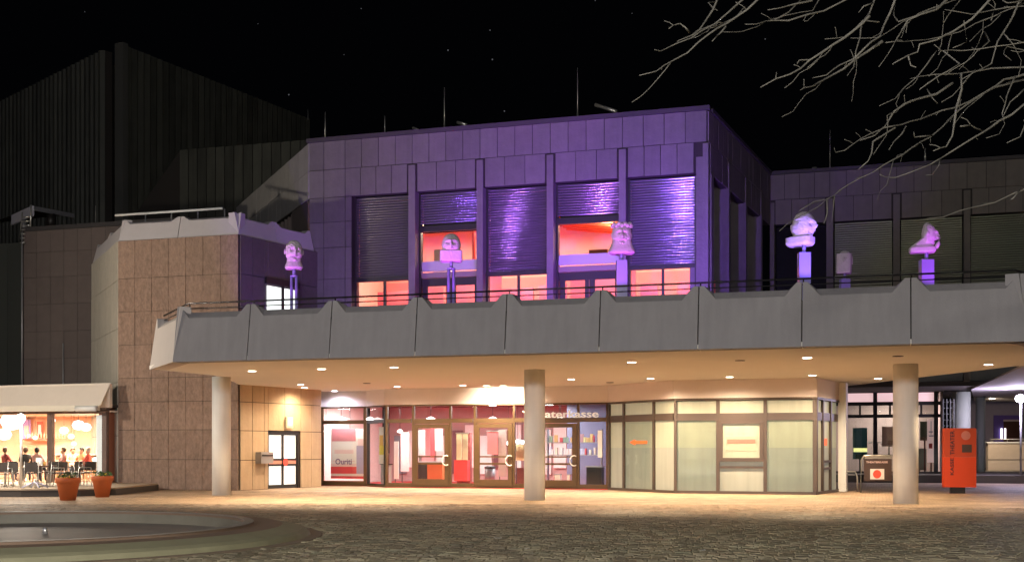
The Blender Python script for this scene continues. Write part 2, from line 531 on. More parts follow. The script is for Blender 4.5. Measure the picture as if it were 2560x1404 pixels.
# ================================================================= COLUMNS
for (x, y, r, lab) in ((-9.94, 41.05, 0.315, 'round white column at the left end of the balcony, in front of the stone wall'),
                       (0.70, 37.25, 0.325, 'round white column in the middle of the entrance doors'),
                       (11.40, 34.75, 0.352, 'thick round white column on the right, beside the round dot notice')):
    c = lathe('column', [(r, 0), (r, SOF + 0.01)], (x, y, 0), M_col, None, 48)
    props(c, lab, 'column', 'columns carrying the balcony')
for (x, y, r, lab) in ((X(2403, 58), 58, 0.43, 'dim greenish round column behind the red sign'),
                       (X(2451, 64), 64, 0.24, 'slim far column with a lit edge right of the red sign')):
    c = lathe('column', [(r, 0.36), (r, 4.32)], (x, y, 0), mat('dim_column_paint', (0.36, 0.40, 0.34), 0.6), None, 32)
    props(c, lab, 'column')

# ================================================================= FOYER BUILDING (upper floor, lit violet)
foy = thing('foyer_building', 'upper foyer storey washed in violet light with five blind covered windows', 'building', (*U0, 4.5))
ZF0, ZF1, ZF2, ZR = 11.97, 13.12, 14.30, 14.46
pier_px = [(1022, 1041), (1192, 1210), (1367, 1386), (1547, 1567)]
piers = [(hit(FU, a), hit(FU, b)) for a, b in pier_px]
s_left = hit(FU, 880); s_right = hit(FU, 1735)
# stone panel grid along the fascia
xs_f = [0, 0.70, 1.40]
edges = [s_left - 0.55] + [0.5 * (a + b) for a, b in piers] + [LU]
xs_top = [0, 0.66, hit(FU, 864)]
for a, b in zip([hit(FU, 864)] + [0.5 * (p + q) for p, q in piers], [0.5 * (p + q) for p, q in piers] + [LU - 0.02]):
    n = max(1, round((b - a) / 0.72)); xs_top += lin(a, b, n)[1:]
panels(foy, FU, xs_top, [ZF1, ZF2], M_stone)
# second row: stops at the pier slots
slots = [(a - 0.05, b + 0.05) for a, b in piers] + [(s_right + 0.0, LU)]
prev = hit(FU, 864)
panels(foy, FU, [0, 0.66, prev], [ZF0, ZF1], M_stone)
bounds = []
for a, b in slots:
    n = max(1, round((a - prev) / 0.72))
    panels(foy, FU, lin(prev, a, n), [ZF0, ZF1], M_stone)
    bounds.append((prev, a)); prev = b
panels(foy, FU, [0, 0.66, prev * 0 + hit(FU, 864)], [4.6, 6.0, 7.3, 8.6, 9.9, 10.95, ZF0], M_stone)
panels(foy, FU, [hit(FU, 864), s_left], [4.6, 6.0, 7.3, 8.6, 9.9, 10.95, ZF0], M_stone)
fbox(FU, 0.0, LU, 0.0, 0.30, ZF0 + 0.01, ZF2, 'wall', M_joint, foy)
fbox(FU, 0.0, s_left, 0.0, 0.30, 4.58, ZF0 + 0.008, 'wall', M_joint, foy)
fbox(FU, -0.10, LU + 0.10, -0.13, 0.4, ZF2, ZR, 'roof_edge', M_roof, foy)
# piers (front face flush, slot shows at the top)
for a, b in piers:
    fbox(FU, a + 0.02, b - 0.02, -0.10, 0.62, 4.58, 13.05, 'pier', M_stone, foy)
fbox(FU, s_right + 0.08, LU - 0.16, -0.02, 0.35, 4.58, ZF0 + 0.6, 'pier', M_stone, foy)
fbox(FU, LU - 0.16, LU + 0.05, -0.09, 0.42, 4.58, 13.05, 'pier', M_stone, foy)

def blind(root, F, a, b, z0, z1, m, y=0.34, pitch=0.104):
    """one venetian blind: curved, slightly sagging slats joined into one part"""
    n = int((z1 - z0) / pitch); seg = 22
    V, Fc = [], []
    ph = random.uniform(0, 6)
    for i in range(n):
        zc = z1 - (i + 0.5) * pitch
        base = len(V)
        tilt = R(102 + 2.5 * math.sin(i * 0.7 + ph)); hw = 0.047
        for k in range(seg + 1):
            t = k / seg; x = a + (b - a) * t
            sag = 0.004 * math.sin(5.0 * t + ph + i * 0.12) - 0.006 * math.sin(math.pi * t) * math.sin(i * 0.2 + ph)
            for q in (-1, -0.33, 0.33, 1):
                yy = y + q * hw * math.cos(tilt) - 0.018 * (1 - q * q)
                V.append((x, yy, zc + sag + q * hw * math.sin(tilt)))
        for k in range(seg):
            for q in range(3):
                i0 = base + k * 4 + q
                Fc.append((i0, i0 + 4, i0 + 5, i0 + 1))
    o = mesh_obj('blind_slats', V, Fc, m, root, F, smooth=True)
    o['kind'] = 'stuff'
    return o

bays = [(s_left, piers[0][0]), (piers[0][1], piers[1][0]), (piers[1][1], piers[2][0]), (piers[2][1], piers[3][0]), (piers[3][1], s_right + 0.05)]
ZB = 8.62
for i, (a, b) in enumerate(bays):
    raised = i in (1, 3)
    zb = 10.62 if raised else ZB
    fbox(FU, a, b, 0.26, 0.42, zb - (0.24 if raised else 0.15), zb, 'bottom_rail', M_black, foy)
    blind(foy, FU, a + 0.05, b - 0.05, zb, ZF0 - 0.02, M_slat)
    fbox(FU, a + 0.0, a + 0.07, 0.30, 0.55, 4.6, ZF0, 'guide_rail', M_black, foy)
    fbox(FU, b - 0.07, b, 0.30, 0.55, 4.6, ZF0, 'guide_rail', M_black, foy)
    if raised:
        pane(FU, a + 0.07, b - 0.07, 9.20, 10.40, M_glass, foy, 0.50)
        fbox(FU, a + 0.07, b - 0.07, 0.60, 0.66, 10.45, ZF0, 'glow_block', M_black, foy)  # black sheet added behind slats, blocks room glow and darkens gaps
        fbox(FU, a + 0.07, b - 0.07, 0.42, 0.56, 8.80, 9.20, 'spandrel_panel', mat('grey_spandrel', (0.42, 0.40, 0.42), 0.5), foy)
        fbox(FU, a + 0.07, b - 0.07, 0.36, 0.60, 8.52, 8.74, 'door_head', mat('brown_head', (0.22, 0.17, 0.16), 0.5), foy)
        fbox(FU, a + 0.07, b - 0.07, 0.44, 0.60, 8.20, 8.50, 'transom', M_black, foy)
        mid = (a + b) / 2
        for x0, x1 in ((a + 0.09, mid - 0.01), (mid + 0.01, b - 0.09)):
            d = fbox(FU, x0, x0 + 0.22, 0.46, 0.53, 4.6, 8.2, 'door', M_black, foy)
            fbox(FU, x1 - 0.16, x1, 0.46, 0.53, 4.6, 8.2, 'stile', M_black, d)
            pane(FU, x0 + 0.22, x1 - 0.16, 4.6, 8.2, M_glass, d, 0.49)
    else:
        mid = (a + b) / 2
        fbox(FU, mid - 0.05, mid + 0.05, 0.44, 0.55, 4.6, 8.47, 'mullion', M_black, foy)
        pane(FU, a + 0.07, mid - 0.05, 4.6, 8.47, M_glass, foy, 0.50)
        pane(FU, mid + 0.05, b - 0.07, 4.6, 8.47, M_glass, foy, 0.50)
        fbox(FU, a + 0.07, b - 0.07, 0.60, 0.66, 8.5, ZF0, 'glow_block', M_black, foy)  # same added black sheet behind the lowered blind
# flank (right side, receding)
nb = [0, 3.14, 6.28, 9.42, LS]
for i in range(4):
    a, b = nb[i], nb[i + 1]
    n = 4 if i < 3 else 3
    panels(foy, FS, lin(a + (0.03 if i == 0 else 0), b, n), [ZF1, ZF2], M_stone)
    if i < 3: panels(foy, FS, lin(a + 0.30, b - 0.02, 3), [ZF0, ZF1], M_stone)
    else: panels(foy, FS, lin(a + 0.30, b, 2), [ZF0, ZF1], M_stone)
    fbox(FS, a + (0.28 if i == 0 else 0.0), a + (0.62 if i == 0 else 0.26), -0.09, 0.75, 4.58, 13.05 if i else 11.95, 'pier', M_stone, foy)
    fbox(FS, a + 0.62, b - 0.02, 0.55, 0.60, 4.58, ZF0, 'dark_pane', mat('dark_pane_glass', (0.012, 0.011, 0.014), 0.12), foy)
fbox(FS, 0.34, LS, 0.0, 0.30, ZF0 + 0.01, ZF2 - 0.004, 'wall', M_joint, foy)
fbox(FS, 0.35, LS - 0.16, -0.13, 0.4, ZF2 + 0.004, ZR - 0.004, 'roof_edge', M_roof, foy)
# left flank wall going back behind the tower
UL = (-14.5, 63.3)
FL = frame(UL, U0)
LL = math.hypot(UL[0] - U0[0], UL[1] - U0[1])
panels(foy, FL, lin(0, LL - 0.02, 18), [ZF0, ZF1, ZF2], mat('flank_travertine', (0.30, 0.285, 0.27), 0.8, var=0.15, rnd=0.05))
fbox(FL, 0, LL - 0.3, 0.0, 0.30, ZF0, ZF2 - 0.004, 'wall', M_joint, foy)
fbox(FL, LL - 3.0, LL - 0.34, 0.0, 0.3, 4.6, ZF0 - 0.004, 'wall', M_dim, foy)
fbox(FL, 0, LL - 3.0, 0.6, 0.7, 4.6, ZF0 - 0.004, 'dark_pane', MATS['dark_pane_glass'], foy)
for k in range(5):
    fbox(FL, LL - 3.6 - k * 0.62, LL - 3.5 - k * 0.62, 0.1, 0.5, 4.6, ZF0 - 0.004, 'fin', M_dim, foy)
prism('roof', [Fxy(FU, 0.1, 0.3), Fxy(FU, LU - 0.3, 0.4), (11.5, 56.2), (8, 66), (-13.5, 64.5), (UL[0] + 0.5, UL[1])], ZF2 - 0.25, ZF2 - 0.01, M_roof, foy)

# interior of the foyer storey: built room with red walls
M_wallsal = mat('salmon_wall', (0.84, 0.46, 0.38), 0.7, var=0.08)
fbox(FU, 0.4, LU - 0.6, 7.0, 7.2, 9.35, 11.6, 'back_wall', M_wallsal, foy)
fbox(FU, 0.4, LU - 0.6, 6.9, 7.1, 4.6, 9.34, 'back_wall', mat('rose_red_wall', (0.74, 0.27, 0.28), 0.6, var=0.1), foy)
fbox(FU, 0.35, 0.5, 0.8, 7.0, 4.6, 11.6, 'side_wall', M_wallsal, foy)
fbox(FU, LU - 0.75, LU - 0.6, 0.8, 7.0, 4.6, 11.6, 'side_wall', M_wallsal, foy)
fbox(FU, 0.4, LU - 0.6, 0.6, 7.0, 11.7, 11.85, 'ceiling', mat('salmon_ceiling', (0.85, 0.42, 0.28), 0.7), foy)
fbox(FU, 0.4, LU - 0.6, 0.65, 7.0, 4.58, 4.64, 'inner_floor', M_carpet, foy)
for k in range(9):
    for s in (-1, 1):
        bm = bmesh.new()
        x0 = (bays[3][0] + bays[3][1]) / 2
        bm_tube(bm, [FU @ Vector((x0, 1.5 + k * 0.6, 11.0)), FU @ Vector((x0 + s * 2.6, 2.2 + k * 0.6, 11.45))], 0.05, 4)
        bm_obj('ceiling_batten', bm, mat('orange_batten', (0.75, 0.18, 0.08), 0.6), foy)
red_c = mat('saturated_red', (0.78, 0.18, 0.17), 0.55)
for (x0, x1, d, z0, z1, m) in ((s_left + 0.1, s_left + 1.75, 2.4, 4.7, 8.32, M_red), (s_left + 2.0, s_left + 3.2, 2.2, 4.7, 8.40, red_c),
                               (bays[1][0] + .1, bays[1][1], 3.2, 4.7, 9.0, red_c), (bays[2][0] - .2, bays[2][0] + 1.4, 2.2, 4.7, 8.22, red_c),
                               (bays[2][0] + 1.6, bays[2][1] + .2, 2.4, 4.7, 8.33, red_c),
                               (bays[3][0] - .2, bays[3][1], 3.3, 4.7, 9.0, red_c), (bays[4][0] + .1, bays[4][0] + .8, 2.2, 4.7, 8.2, red_c), (bays[4][0] + 1.5, bays[4][1] + .4, 2.6, 4.7, 8.25, red_c)):
    fbox(FU, x0, x1, d, d + 0.12, z0, z1, 'partition', m, foy)
for (x0, x1, d, z0, z1) in ((bays[3][0] + 1.0, bays[3][0] + 1.75, 1.6, 9.20, 9.55), (bays[1][0] + .9, bays[1][0] + 1.15, 1.3, 9.22, 9.55)):
    fbox(FU, x0, x1, d, d + 0.5, z0, z1, 'cupboard', mat('dark_red_wood', (0.20, 0.05, 0.03), 0.5), foy)
fbox(FU, bays[3][0] + 1.8, bays[3][0] + 2.3, 1.6, 2.0, 9.20, 9.38, 'light_box', mat('cream_box', (0.85, 0.65, 0.4), 0.5), foy)
for k in range(4):
    fbox(FU, bays[1][0] + 1.7 + 0.22 * k, bays[1][0] + 1.76 + 0.22 * k, 2.0, 2.3, 9.2, 10.6, 'batten', red_c, foy)
fbox(FU, bays[1][0], bays[1][0] + 0.8, 2.0, 2.1, 9.0, 9.95, 'notice', M_pink, foy)
for i, (a, b) in enumerate(bays):
    f = fbox(FU, (a + b) / 2 - 0.7, (a + b) / 2 + 0.7, 3.4, 3.6, 11.3, 11.36, 'ceiling_light', glow('warm_tube', (1, 0.72, 0.45), 6), foy)
    l = lamp('foyer_lamp', 'AREA', FU @ Vector(((a + b) / 2, 3.5, 11.25)), 330, (1, 0.74, 0.56), foy, aim=FU @ Vector(((a + b) / 2, 3.5, 0)), size=1.6)
    lamp('foyer_lamp', 'AREA', FU @ Vector(((a + b) / 2, 1.4, 8.9)), 75, (1, 0.72, 0.85), foy, aim=FU @ Vector(((a + b) / 2, 3.0, 6)), size=1.0)

# ================================================================= RIGHT WING (upper storey, unlit)
wing = thing('wing_building', 'unlit grey upper storey on the right with dark greenish blinds', 'building', (*U2, 4.5))
LWN = 15.5
wp = [(hit(FW, a), hit(FW, b)) for a, b in ((2065, 2084), (2232, 2251), (2408, 2427))]
wp.append((wp[2][0] + 3.2, wp[2][1] + 3.2))
M_wing = mat('wing_travertine', (0.135, 0.12, 0.105), 0.8, var=0.22, rnd=0.08, streak=0.14, scale=2.5)
cent = [0] + [0.5 * (a + b) for a, b in wp]
xs = [0]
for a, b in zip(cent, cent[1:]): xs += lin(a, b, max(1, round((b - a) / 0.76)))[1:]
panels(wing, FW, xs, [ZF1, ZF2], M_wing)
prev = 0.26
for a, b in wp:
    a2, b2 = a - 0.05, b + 0.05
    panels(wing, FW, lin(prev, a2, max(1, round((a2 - prev) / 0.76))), [ZF0, ZF1], M_wing)
    fbox(FW, a + 0.02, b - 0.02, -0.10, 0.6, 4.6, 13.05, 'pier', M_wing, wing)
    prev = b2
fbox(FW, 0.02, 0.22, -0.08, 0.6, 4.6, 13.0, 'pier', M_wing, wing)
fbox(FW, 0, 18, 0.0, 0.3, ZF0 + 0.01, ZF2, 'wall', M_joint, wing)
fbox(FW, 0, 18, -0.12, 0.4, ZF2, ZR, 'roof_edge', M_roof, wing)
prev = 0.22
for i, (a, b) in enumerate(wp):
    if i > 0:
        blind(wing, FW, prev + 0.03, a - 0.03, 6.6, ZF0, M_slat_w, y=0.36)
    fbox(FW, prev, a, 0.60, 0.68, 4.6, ZF0, 'dark_pane', MATS['dark_pane_glass'], wing)
    fbox(FW, prev, a, 0.30, 0.5, 4.6, 6.6, 'sill_wall', M_black, wing)
    prev = b
prism('underside', [Fxy(FW, 0.1, 0.3), Fxy(FW, 18, 0.3), Fxy(FW, 18, 14), Fxy(FW, 0.1, 14)], 4.40, 4.58, mat('wing_underside', (0.09, 0.075, 0.07), 0.8), wing)
prism('roof', [Fxy(FW, 0.1, 0.4), Fxy(FW, 18, 0.4), Fxy(FW, 18, 14), Fxy(FW, 0.1, 14)], 14.05, 14.29, M_roof, wing)

# ================================================================= GROUND-FLOOR ENTRANCE
ent = thing('entrance_front', 'bronze framed glass entrance under the balcony with doors and lit red lobby', 'glass front', (*C, 0))
HD = 3.38
FA = frame(A, B); LA = math.hypot(B[0] - A[0], B[1] - A[1])
FB = frame(B, C); LB = math.hypot(C[0] - B[0], C[1] - B[1])
FC = frame(C, E); LC = 9.35
for F_, L_ in ((FA, LA), (FB, LB), (FC, LC)):
    fbox(F_, 0, L_, -0.03, 0.2, HD, SOF - 0.003, 'header', M_header, ent)
    fbox(F_, 0.0, L_, -0.05, 0.08, HD - 0.07, HD - 0.002, 'head_rail', M_bronze, ent)
    fbox(F_, 0.0, L_, 0.0, 0.1, 0.0, 0.10, 'threshold', M_bronze, ent)
# window A-B
def fixed_light(F, a, b, root, fr=M_bronze, wl=0.10, glass=M_glass, trans=(2.64, 2.80), low=0.16, post=True):
    fbox(F, a, a + wl, -0.02, 0.10, 0.1, HD - 0.07, 'mullion', fr, root)
    if post: fbox(F, b - wl, b, -0.02, 0.10, 0.1, HD - 0.07, 'mullion', fr, root)
    fbox(F, a + wl, b - wl, -0.01, 0.09, trans[0], trans[1], 'transom', fr, root)
    fbox(F, a + wl, b - wl, -0.01, 0.09, 0.1, low, 'bottom_rail', fr, root)
    pane(F, a + wl, b - wl, low, trans[0], glass, root)
    pane(F, a + wl, b - wl, trans[1], HD - 0.07, glass, root)
fixed_light(FA, 0.02, LA - 0.02, ent, low=0.22, wl=0.13)
fixed_light(FB, 0.04, LB - 0.04, ent, fr=M_black, low=0.14, wl=0.07)
hx = lambda px: hit(FC, px)
posts = [hx(975), hx(1033), hx(1126), hx(1187), hx(1285), hx(1350), hx(1446), hx(1511)]
fixed_light(FC, 0.02, posts[1], ent, wl=0.09, post=False, low=0.2)
def door_leaf(F, a, b, root, hinge_left=True):
    fbox(F, a - 0.05, a + 0.05, -0.02, 0.11, 0.1, HD - 0.07, 'mullion', M_bronze, root)
    fbox(F, a + 0.05, b - 0.05, -0.01, 0.09, 2.60, 2.80, 'transom', M_bronze, root)
    pane(F, a + 0.05, b - 0.05, 2.80, HD - 0.07, M_glass, root)
    st = 0.15
    d = fbox(F, a + 0.06, a + 0.06 + st, -0.04, 0.03, 0.1, 2.58, 'door', M_bronze, root)
    fbox(F, b - 0.06 - st * 1.25, b - 0.06, -0.04, 0.03, 0.1, 2.58, 'stile', M_bronze, d)
    fbox(F, a + 0.06 + st, b - 0.06 - st * 1.25, -0.04, 0.03, 2.42, 2.58, 'top_rail', M_bronze, d)
    fbox(F, a + 0.06 + st, b - 0.06 - st * 1.25, -0.04, 0.03, 0.1, 0.36, 'kick_rail', M_bronze, d)
    fbox(F, a + 0.06 + st, b - 0.06 - st * 1.25, -0.02, 0.02, 0.95, 1.03, 'mid_rail', M_bronze, d)
    fbox(F, a + 0.06 + st, b - 0.06 - st * 1.25, -0.02, 0.02, 1.24, 1.30, 'mid_rail', M_bronze, d)
    fbox(F, a + 0.06 + st, b - 0.06 - st * 1.25, 0.0, 0.012, 0.36, 2.42, 'pane', M_glass, d)
    cx = b - 0.06 - st * 0.55; pts = []
    for k in range(11):
        t = R(60 + 240 * k / 10)
        pts.append(F @ Vector((cx + 0.17 * math.cos(t), -0.12, 1.12 + 0.20 * math.sin(t))))
    tube('handle', pts, 0.026, mat('handle_white', (0.85, 0.83, 0.78), 0.3), d, 6)
door_leaf(FC, posts[1], posts[2], ent)
fixed_light(FC, posts[2] - 0.05, posts[3], ent, wl=0.09, post=False, low=0.2)
door_leaf(FC, posts[3], posts[4], ent)
fixed_light(FC, posts[4] - 0.05, posts[5], ent, wl=0.09, post=False, low=0.2)
door_leaf(FC, posts[5], posts[6], ent)
fixed_light(FC, posts[6] - 0.05, LC - 0.0, ent, wl=0.09, low=0.2)

sg = text_obj('lettering_sign', 'Theaterkasse', 0.40, mat('lettering_white', (0.75, 0.72, 0.66), 0.5, emit=(1, 0.95, 0.85), es=0.25),
              FC @ T(Vector((hx(1402), -0.06, 2.93))) @ Matrix.Rotation(R(90), 4, 'X'), None, 0.02, width=hx(1497) - hx(1308))
props(sg, 'white letters reading Theaterkasse above the glass doors right of the middle column', 'sign')

# lobby room
lob = lambda s, d: Fxy(FC, s, d)
fbox(FC, -3.2, LC + 0.2, 8.0, 8.2, 0.02, 3.55, 'lobby_wall', mat('rose_wall', (0.48, 0.27, 0.26), 0.6, var=0.1), ent)
prism('lobby_floor', [A, B, C, E, lob(LC, 8), lob(-3.2, 8)], 0.004, 0.03, M_carpet, ent)
prism('lobby_ceiling', [Fxy(FA, 0.1, 0.25), Fxy(FA, LA, 0.25), lob(0.1, 0.25), lob(LC, 0.25), lob(LC, 8), lob(-3.0, 8)], 3.56, 3.62, mat('lobby_ceiling_paint', (0.22, 0.10, 0.10), 0.6), ent)
fbox(FC, LC - 0.02, LC + 0.15, 0.15, 8.0, 0.02, 3.55, 'lobby_wall', mat('slate_wall', (0.20, 0.20, 0.28), 0.6), ent)
fbox(FA, -0.35, -0.1, 0.2, 6.0, 0.02, 3.55, 'lobby_wall', M_pink, ent)
fbox(FC, 6.4, LC, 5.0, 5.1, 0.02, 3.5, 'shelf_wall', mat('slate_wall2', (0.16, 0.17, 0.26), 0.6), ent)
for (s, d) in ((-2.4, 2.2), (-1.2, 3.6), (0.6, 1.8), (1.8, 2.6), (3.2, 1.8), (3.0, 5.0), (4.7, 2.4), (5.6, 5.0), (6.1, 1.8), (7.6, 3.0), (8.6, 1.6), (7.4, 1.4)):
    x, y = lob(s, d)
    lathe('ceiling_lamp', [(0.17, 0), (0.17, 0.05)], (x, y, 3.49), glow('lobby_lamp_glow', (1, 0.93, 0.88), 22), ent, 16)
for (s, d, p, c) in ((-1.5, 2.6, 330, (1, 0.92, 0.92)), (1.2, 2.6, 280, (1, 0.9, 0.86)), (3.6, 3.0, 330, (1, 0.92, 0.88)), (5.6, 4.0, 260, (1, 0.92, 0.9)), (7.8, 2.6, 120, (0.75, 0.8, 1))):
    x, y = lob(s, d)
    lamp('lobby_lamp', 'AREA', (x, y, 3.45), p, c, ent, aim=(x, y, 0), size=1.8)
for px, d, lab_r in ((853, 1.2, .24), (925, 1.2, .16), (1077, 1.6, .2), (1232, 1.6, .22), (1400, 1.8, .2), (1000, 2.4, .12), (815, 2.0, .12), (875, 2.2, .13)):
    s = hit(FC, px, d); x, y = lob(s, d); z_ = EYE + (HY - (1047 if d < 1.9 else 1078)) / FX * y
    lathe('pendant_lamp', [(0.03, 0.10), (lab_r, 0.02), (lab_r, -0.02), (0.03, -0.05)], (x, y, z_), glow('pendant_glow', (1, 0.95, 0.92), 6), ent, 16)
    tube('pendant_cord', [(x, y, z_ + 0.1), (x, y, 3.56)], 0.01, M_black, ent, 4)
lamp('poster_fill', 'AREA', FA @ Vector((LA / 2, 0.22, 3.3)), 90, (1, 0.85, 0.85), ent, aim=FA @ Vector((LA / 2, 0.5, 1.0)), size=0.5)  # fill light added above the window poster, no fixture
for k in range(13):
    s = -2.9 + k * 0.72; mm = random.choice(['rw', 'dk', 'pk', 'rw', 'gy'])
    m_ = {'rw': mat('board_white', (0.8, 0.72, 0.7), 0.5), 'dk': mat('board_wine', (0.16, 0.05, 0.06), 0.5), 'pk': mat('board_pink', (0.75, 0.36, 0.36), 0.5), 'gy': mat('board_slate', (0.22, 0.22, 0.25), 0.5)}[mm]
    fbox(FC, s, s + 0.6, 7.86, 7.98, 0.4 + 0.3 * (k % 2), 2.2 + 0.5 * ((k * 7) % 3) / 2, 'wall_board', m_, ent)
# lobby contents
def ibox(name, s0, s1, d0, d1, z0, z1, m, lab, cat, group=None):
    x, y = lob(s0, d0)
    o = fbox(FC, s0, s1, d0, d1, z0, z1, name, m)
    return props(o, lab, cat, group)
S = lambda px, d: hit(FC, px, d)

def poster(name, F, x0, x1, z0, z1, y, m_base, lab, bands):
    fxy = Fxy(F, x0, y)
    t = thing(name, lab, 'poster', (*fxy, z0))
    fbox(F, x0, x1, y, y + 0.03, z0, z1, 'board', m_base, t)
    for (a, b, c, d, m) in bands:
        fbox(F, x0 + (x1 - x0) * a, x0 + (x1 - x0) * b, y - 0.006, y - 0.001, z0 + (z1 - z0) * c, z0 + (z1 - z0) * d, 'print', m, t)
    return t
M_ppink = mat('poster_pink', (0.85, 0.62, 0.60), 0.5); M_pred = mat('poster_red', (0.72, 0.08, 0.09), 0.5)
M_pwhite = mat('poster_white', (0.85, 0.80, 0.76), 0.5); M_pviolet = mat('poster_violet', (0.42, 0.38, 0.55), 0.5)
M_ptext = mat('poster_ink', (0.20, 0.12, 0.25), 0.5); M_pgrey = mat('poster_grey', (0.4, 0.42, 0.42), 0.5)
t = poster('window_poster', FA, 0.22, LA - 0.20, 0.30, 2.45, 0.55, M_pwhite, 'large pink and white poster display in the left entrance window',
           [(0, 0.68, 0.10, 0.24, M_pred), (0, 1, 0.0, 0.05, M_pred), (0, 0.68, 0.24, 0.30, M_ppink), (0.68, 1, 0.10, 0.66, M_pviolet),
            (0.72, 0.95, 0.66, 0.80, M_ppink), (0.03, 0.66, 0.75, 1.0, mat('poster_rose', (0.65, 0.25, 0.28), 0.5)), (0.05, 0.64, 0.34, 0.36, M_ppink), (0.1, 0.6, 0.5, 0.58, M_ppink)])
text_obj('print', 'Ouriti', 0.34, M_ptext, FA @ T(Vector((0.22 + (LA - .42) * .34, 0.54, 1.02))) @ Matrix.Rotation(R(90), 4, 'X'), t, 0.002, width=0.80)
t = poster('window_poster', FB, 0.45, 0.95, 0.95, 2.5, 0.35, M_pwhite, 'narrow pale poster with yellow and orange shapes behind the angled pane',
           [(0.1, 0.95, 0.25, 0.5, mat('poster_yellow', (0.75, 0.62, 0.10), 0.5)), (0.15, 0.85, 0.5, 0.78, mat('poster_orange', (0.75, 0.45, 0.12), 0.5))])
t = thing('display_stand', 'dark grey stand behind the angled pane', 'stand', (*Fxy(FB, .4, .5), 0.03))
fbox(FB, 0.42, 0.95, 0.45, 0.7, 0.12, 0.92, 'cabinet', M_pgrey, t); fbox(FB, 0.38, 0.99, 0.42, 0.74, 0.92, 0.96, 'top', M_black, t)
for k in range(2): fbox(FB, 0.44 + 0.4 * k, 0.50 + 0.4 * k, 0.5, 0.6, 0.03, 0.12, 'foot', M_black, t)
t = thing('hanging_banner', 'tall cream banner over a red cabinet between the first two doors', 'banner', (*Fxy(FC, S(1143, 1.5), 1.5), 0.03))
fbox(FC, S(1141, 1.5), S(1154, 1.5), 1.5, 1.53, 1.12, 2.2, 'cloth', mat('cream_cloth', (0.9, 0.82, 0.6), 0.7), t)
fbox(FC, S(1156, 1.5), S(1169, 1.5), 1.5, 1.53, 1.12, 2.2, 'cloth', MATS['cream_cloth'], t)
fbox(FC, S(1139, 1.5), S(1171, 1.5), 1.5, 1.56, 2.2, 2.26, 'bar', M_steel, t)
fbox(FC, S(1135, 1.6), S(1168, 1.6), 1.6, 1.9, 0.25, 1.12, 'cabinet_door', M_pred, t)
fbox(FC, S(1135, 1.6), S(1168, 1.6), 1.95, 2.2, 0.03, 2.26, 'back_board', mat('wine_board', (0.3, 0.08, 0.08), 0.6), t)
t = thing('lobby_counter', 'orange brown counter behind the first entrance door', 'counter', (*Fxy(FC, S(1070, 2.5), 2.5), 0.03))
fbox(FC, S(1068, 2.5), S(1105, 2.5), 2.5, 3.1, 0.03, 0.95, 'front', mat('orange_wood', (0.55, 0.18, 0.06), 0.5), t)
fbox(FC, S(1045, 2.5), S(1067, 2.5), 2.5, 3.1, 0.03, 1.0, 'side_cabinet', M_black, t)
fbox(FC, S(1044, 2.5), S(1106, 2.5), 2.45, 3.15, 1.0, 1.05, 'worktop', M_pgrey, t)
t = thing('litter_bin', 'grey cylindrical bin behind the second entrance door', 'bin', (*Fxy(FC, S(1225, 2), 2.0), 0.03))
x, y = Fxy(FC, S(1225, 2), 2.0)
lathe('body', [(0.21, 0), (0.23, 0.75)], (x, y, 0.03), M_grey, t); lathe('lid', [(0.24, 0.0), (0.24, 0.05), (0.12, 0.10)], (x, y, 0.78), M_black, t)
t = thing('hanging_banner', 'bright red banner seen through the second entrance door', 'banner', (*Fxy(FC, S(1235, 3), 3.0), 1.3))
fbox(FC, S(1218, 3), S(1244, 3), 3.0, 3.03, 1.35, 2.3, 'cloth', red_c, t); fbox(FC, S(1216, 3), S(1246, 3), 2.98, 3.05, 2.3, 2.36, 'bar', M_steel, t)
t = thing('hanging_banner', 'red and white banner seen through the first entrance door', 'banner', (*Fxy(FC, S(1085, 3), 3.0), 1.2))
fbox(FC, S(1076, 3), S(1086, 3), 3.0, 3.03, 1.2, 2.45, 'stripe', M_pred, t); fbox(FC, S(1087, 3), S(1106, 3), 3.0, 3.03, 1.5, 2.45, 'cloth', M_ppink, t)
for (px0, px1, d, z0, z1, m, lab) in ((985, 996, 2, 0.3, 1.9, M_pwhite, 'white upright panel beside the angled pane'), (1002, 1022, 3, 0.6, 2.3, M_ppink, 'pink leaning panel left of the first entrance door'),
                                      (1046, 1062, 3.5, 1.3, 2.4, M_pgrey, 'grey notice panel inside the first entrance door'), (1246, 1266, 3.2, 0.4, 2.4, mat('taupe_board', (0.36, 0.28, 0.24), 0.6), 'taupe panel on the right inside the second entrance door'),
                                      (1288, 1312, 1.5, 1.1, 1.75, MATS['cream_cloth'], 'cream notice left of the middle column'), (1290, 1318, 2.2, 0.05, 0.8, mat('dark_red_box', (0.16, 0.05, 0.05), 0.6), 'dark red bench end left of the middle column')):
    t = thing('notice_board', lab, 'panel', (*Fxy(FC, S(px0, d), d), 0.03))
    fbox(FC, S(px0, d), S(px1, d), d, d + 0.04, z0, z1, 'board', m, t)
    fbox(FC, S(px0, d) + 0.02, S(px0, d) + 0.05, d + 0.05, d + 0.08, 0.03, z1 - 0.05, 'leg', M_black, t)
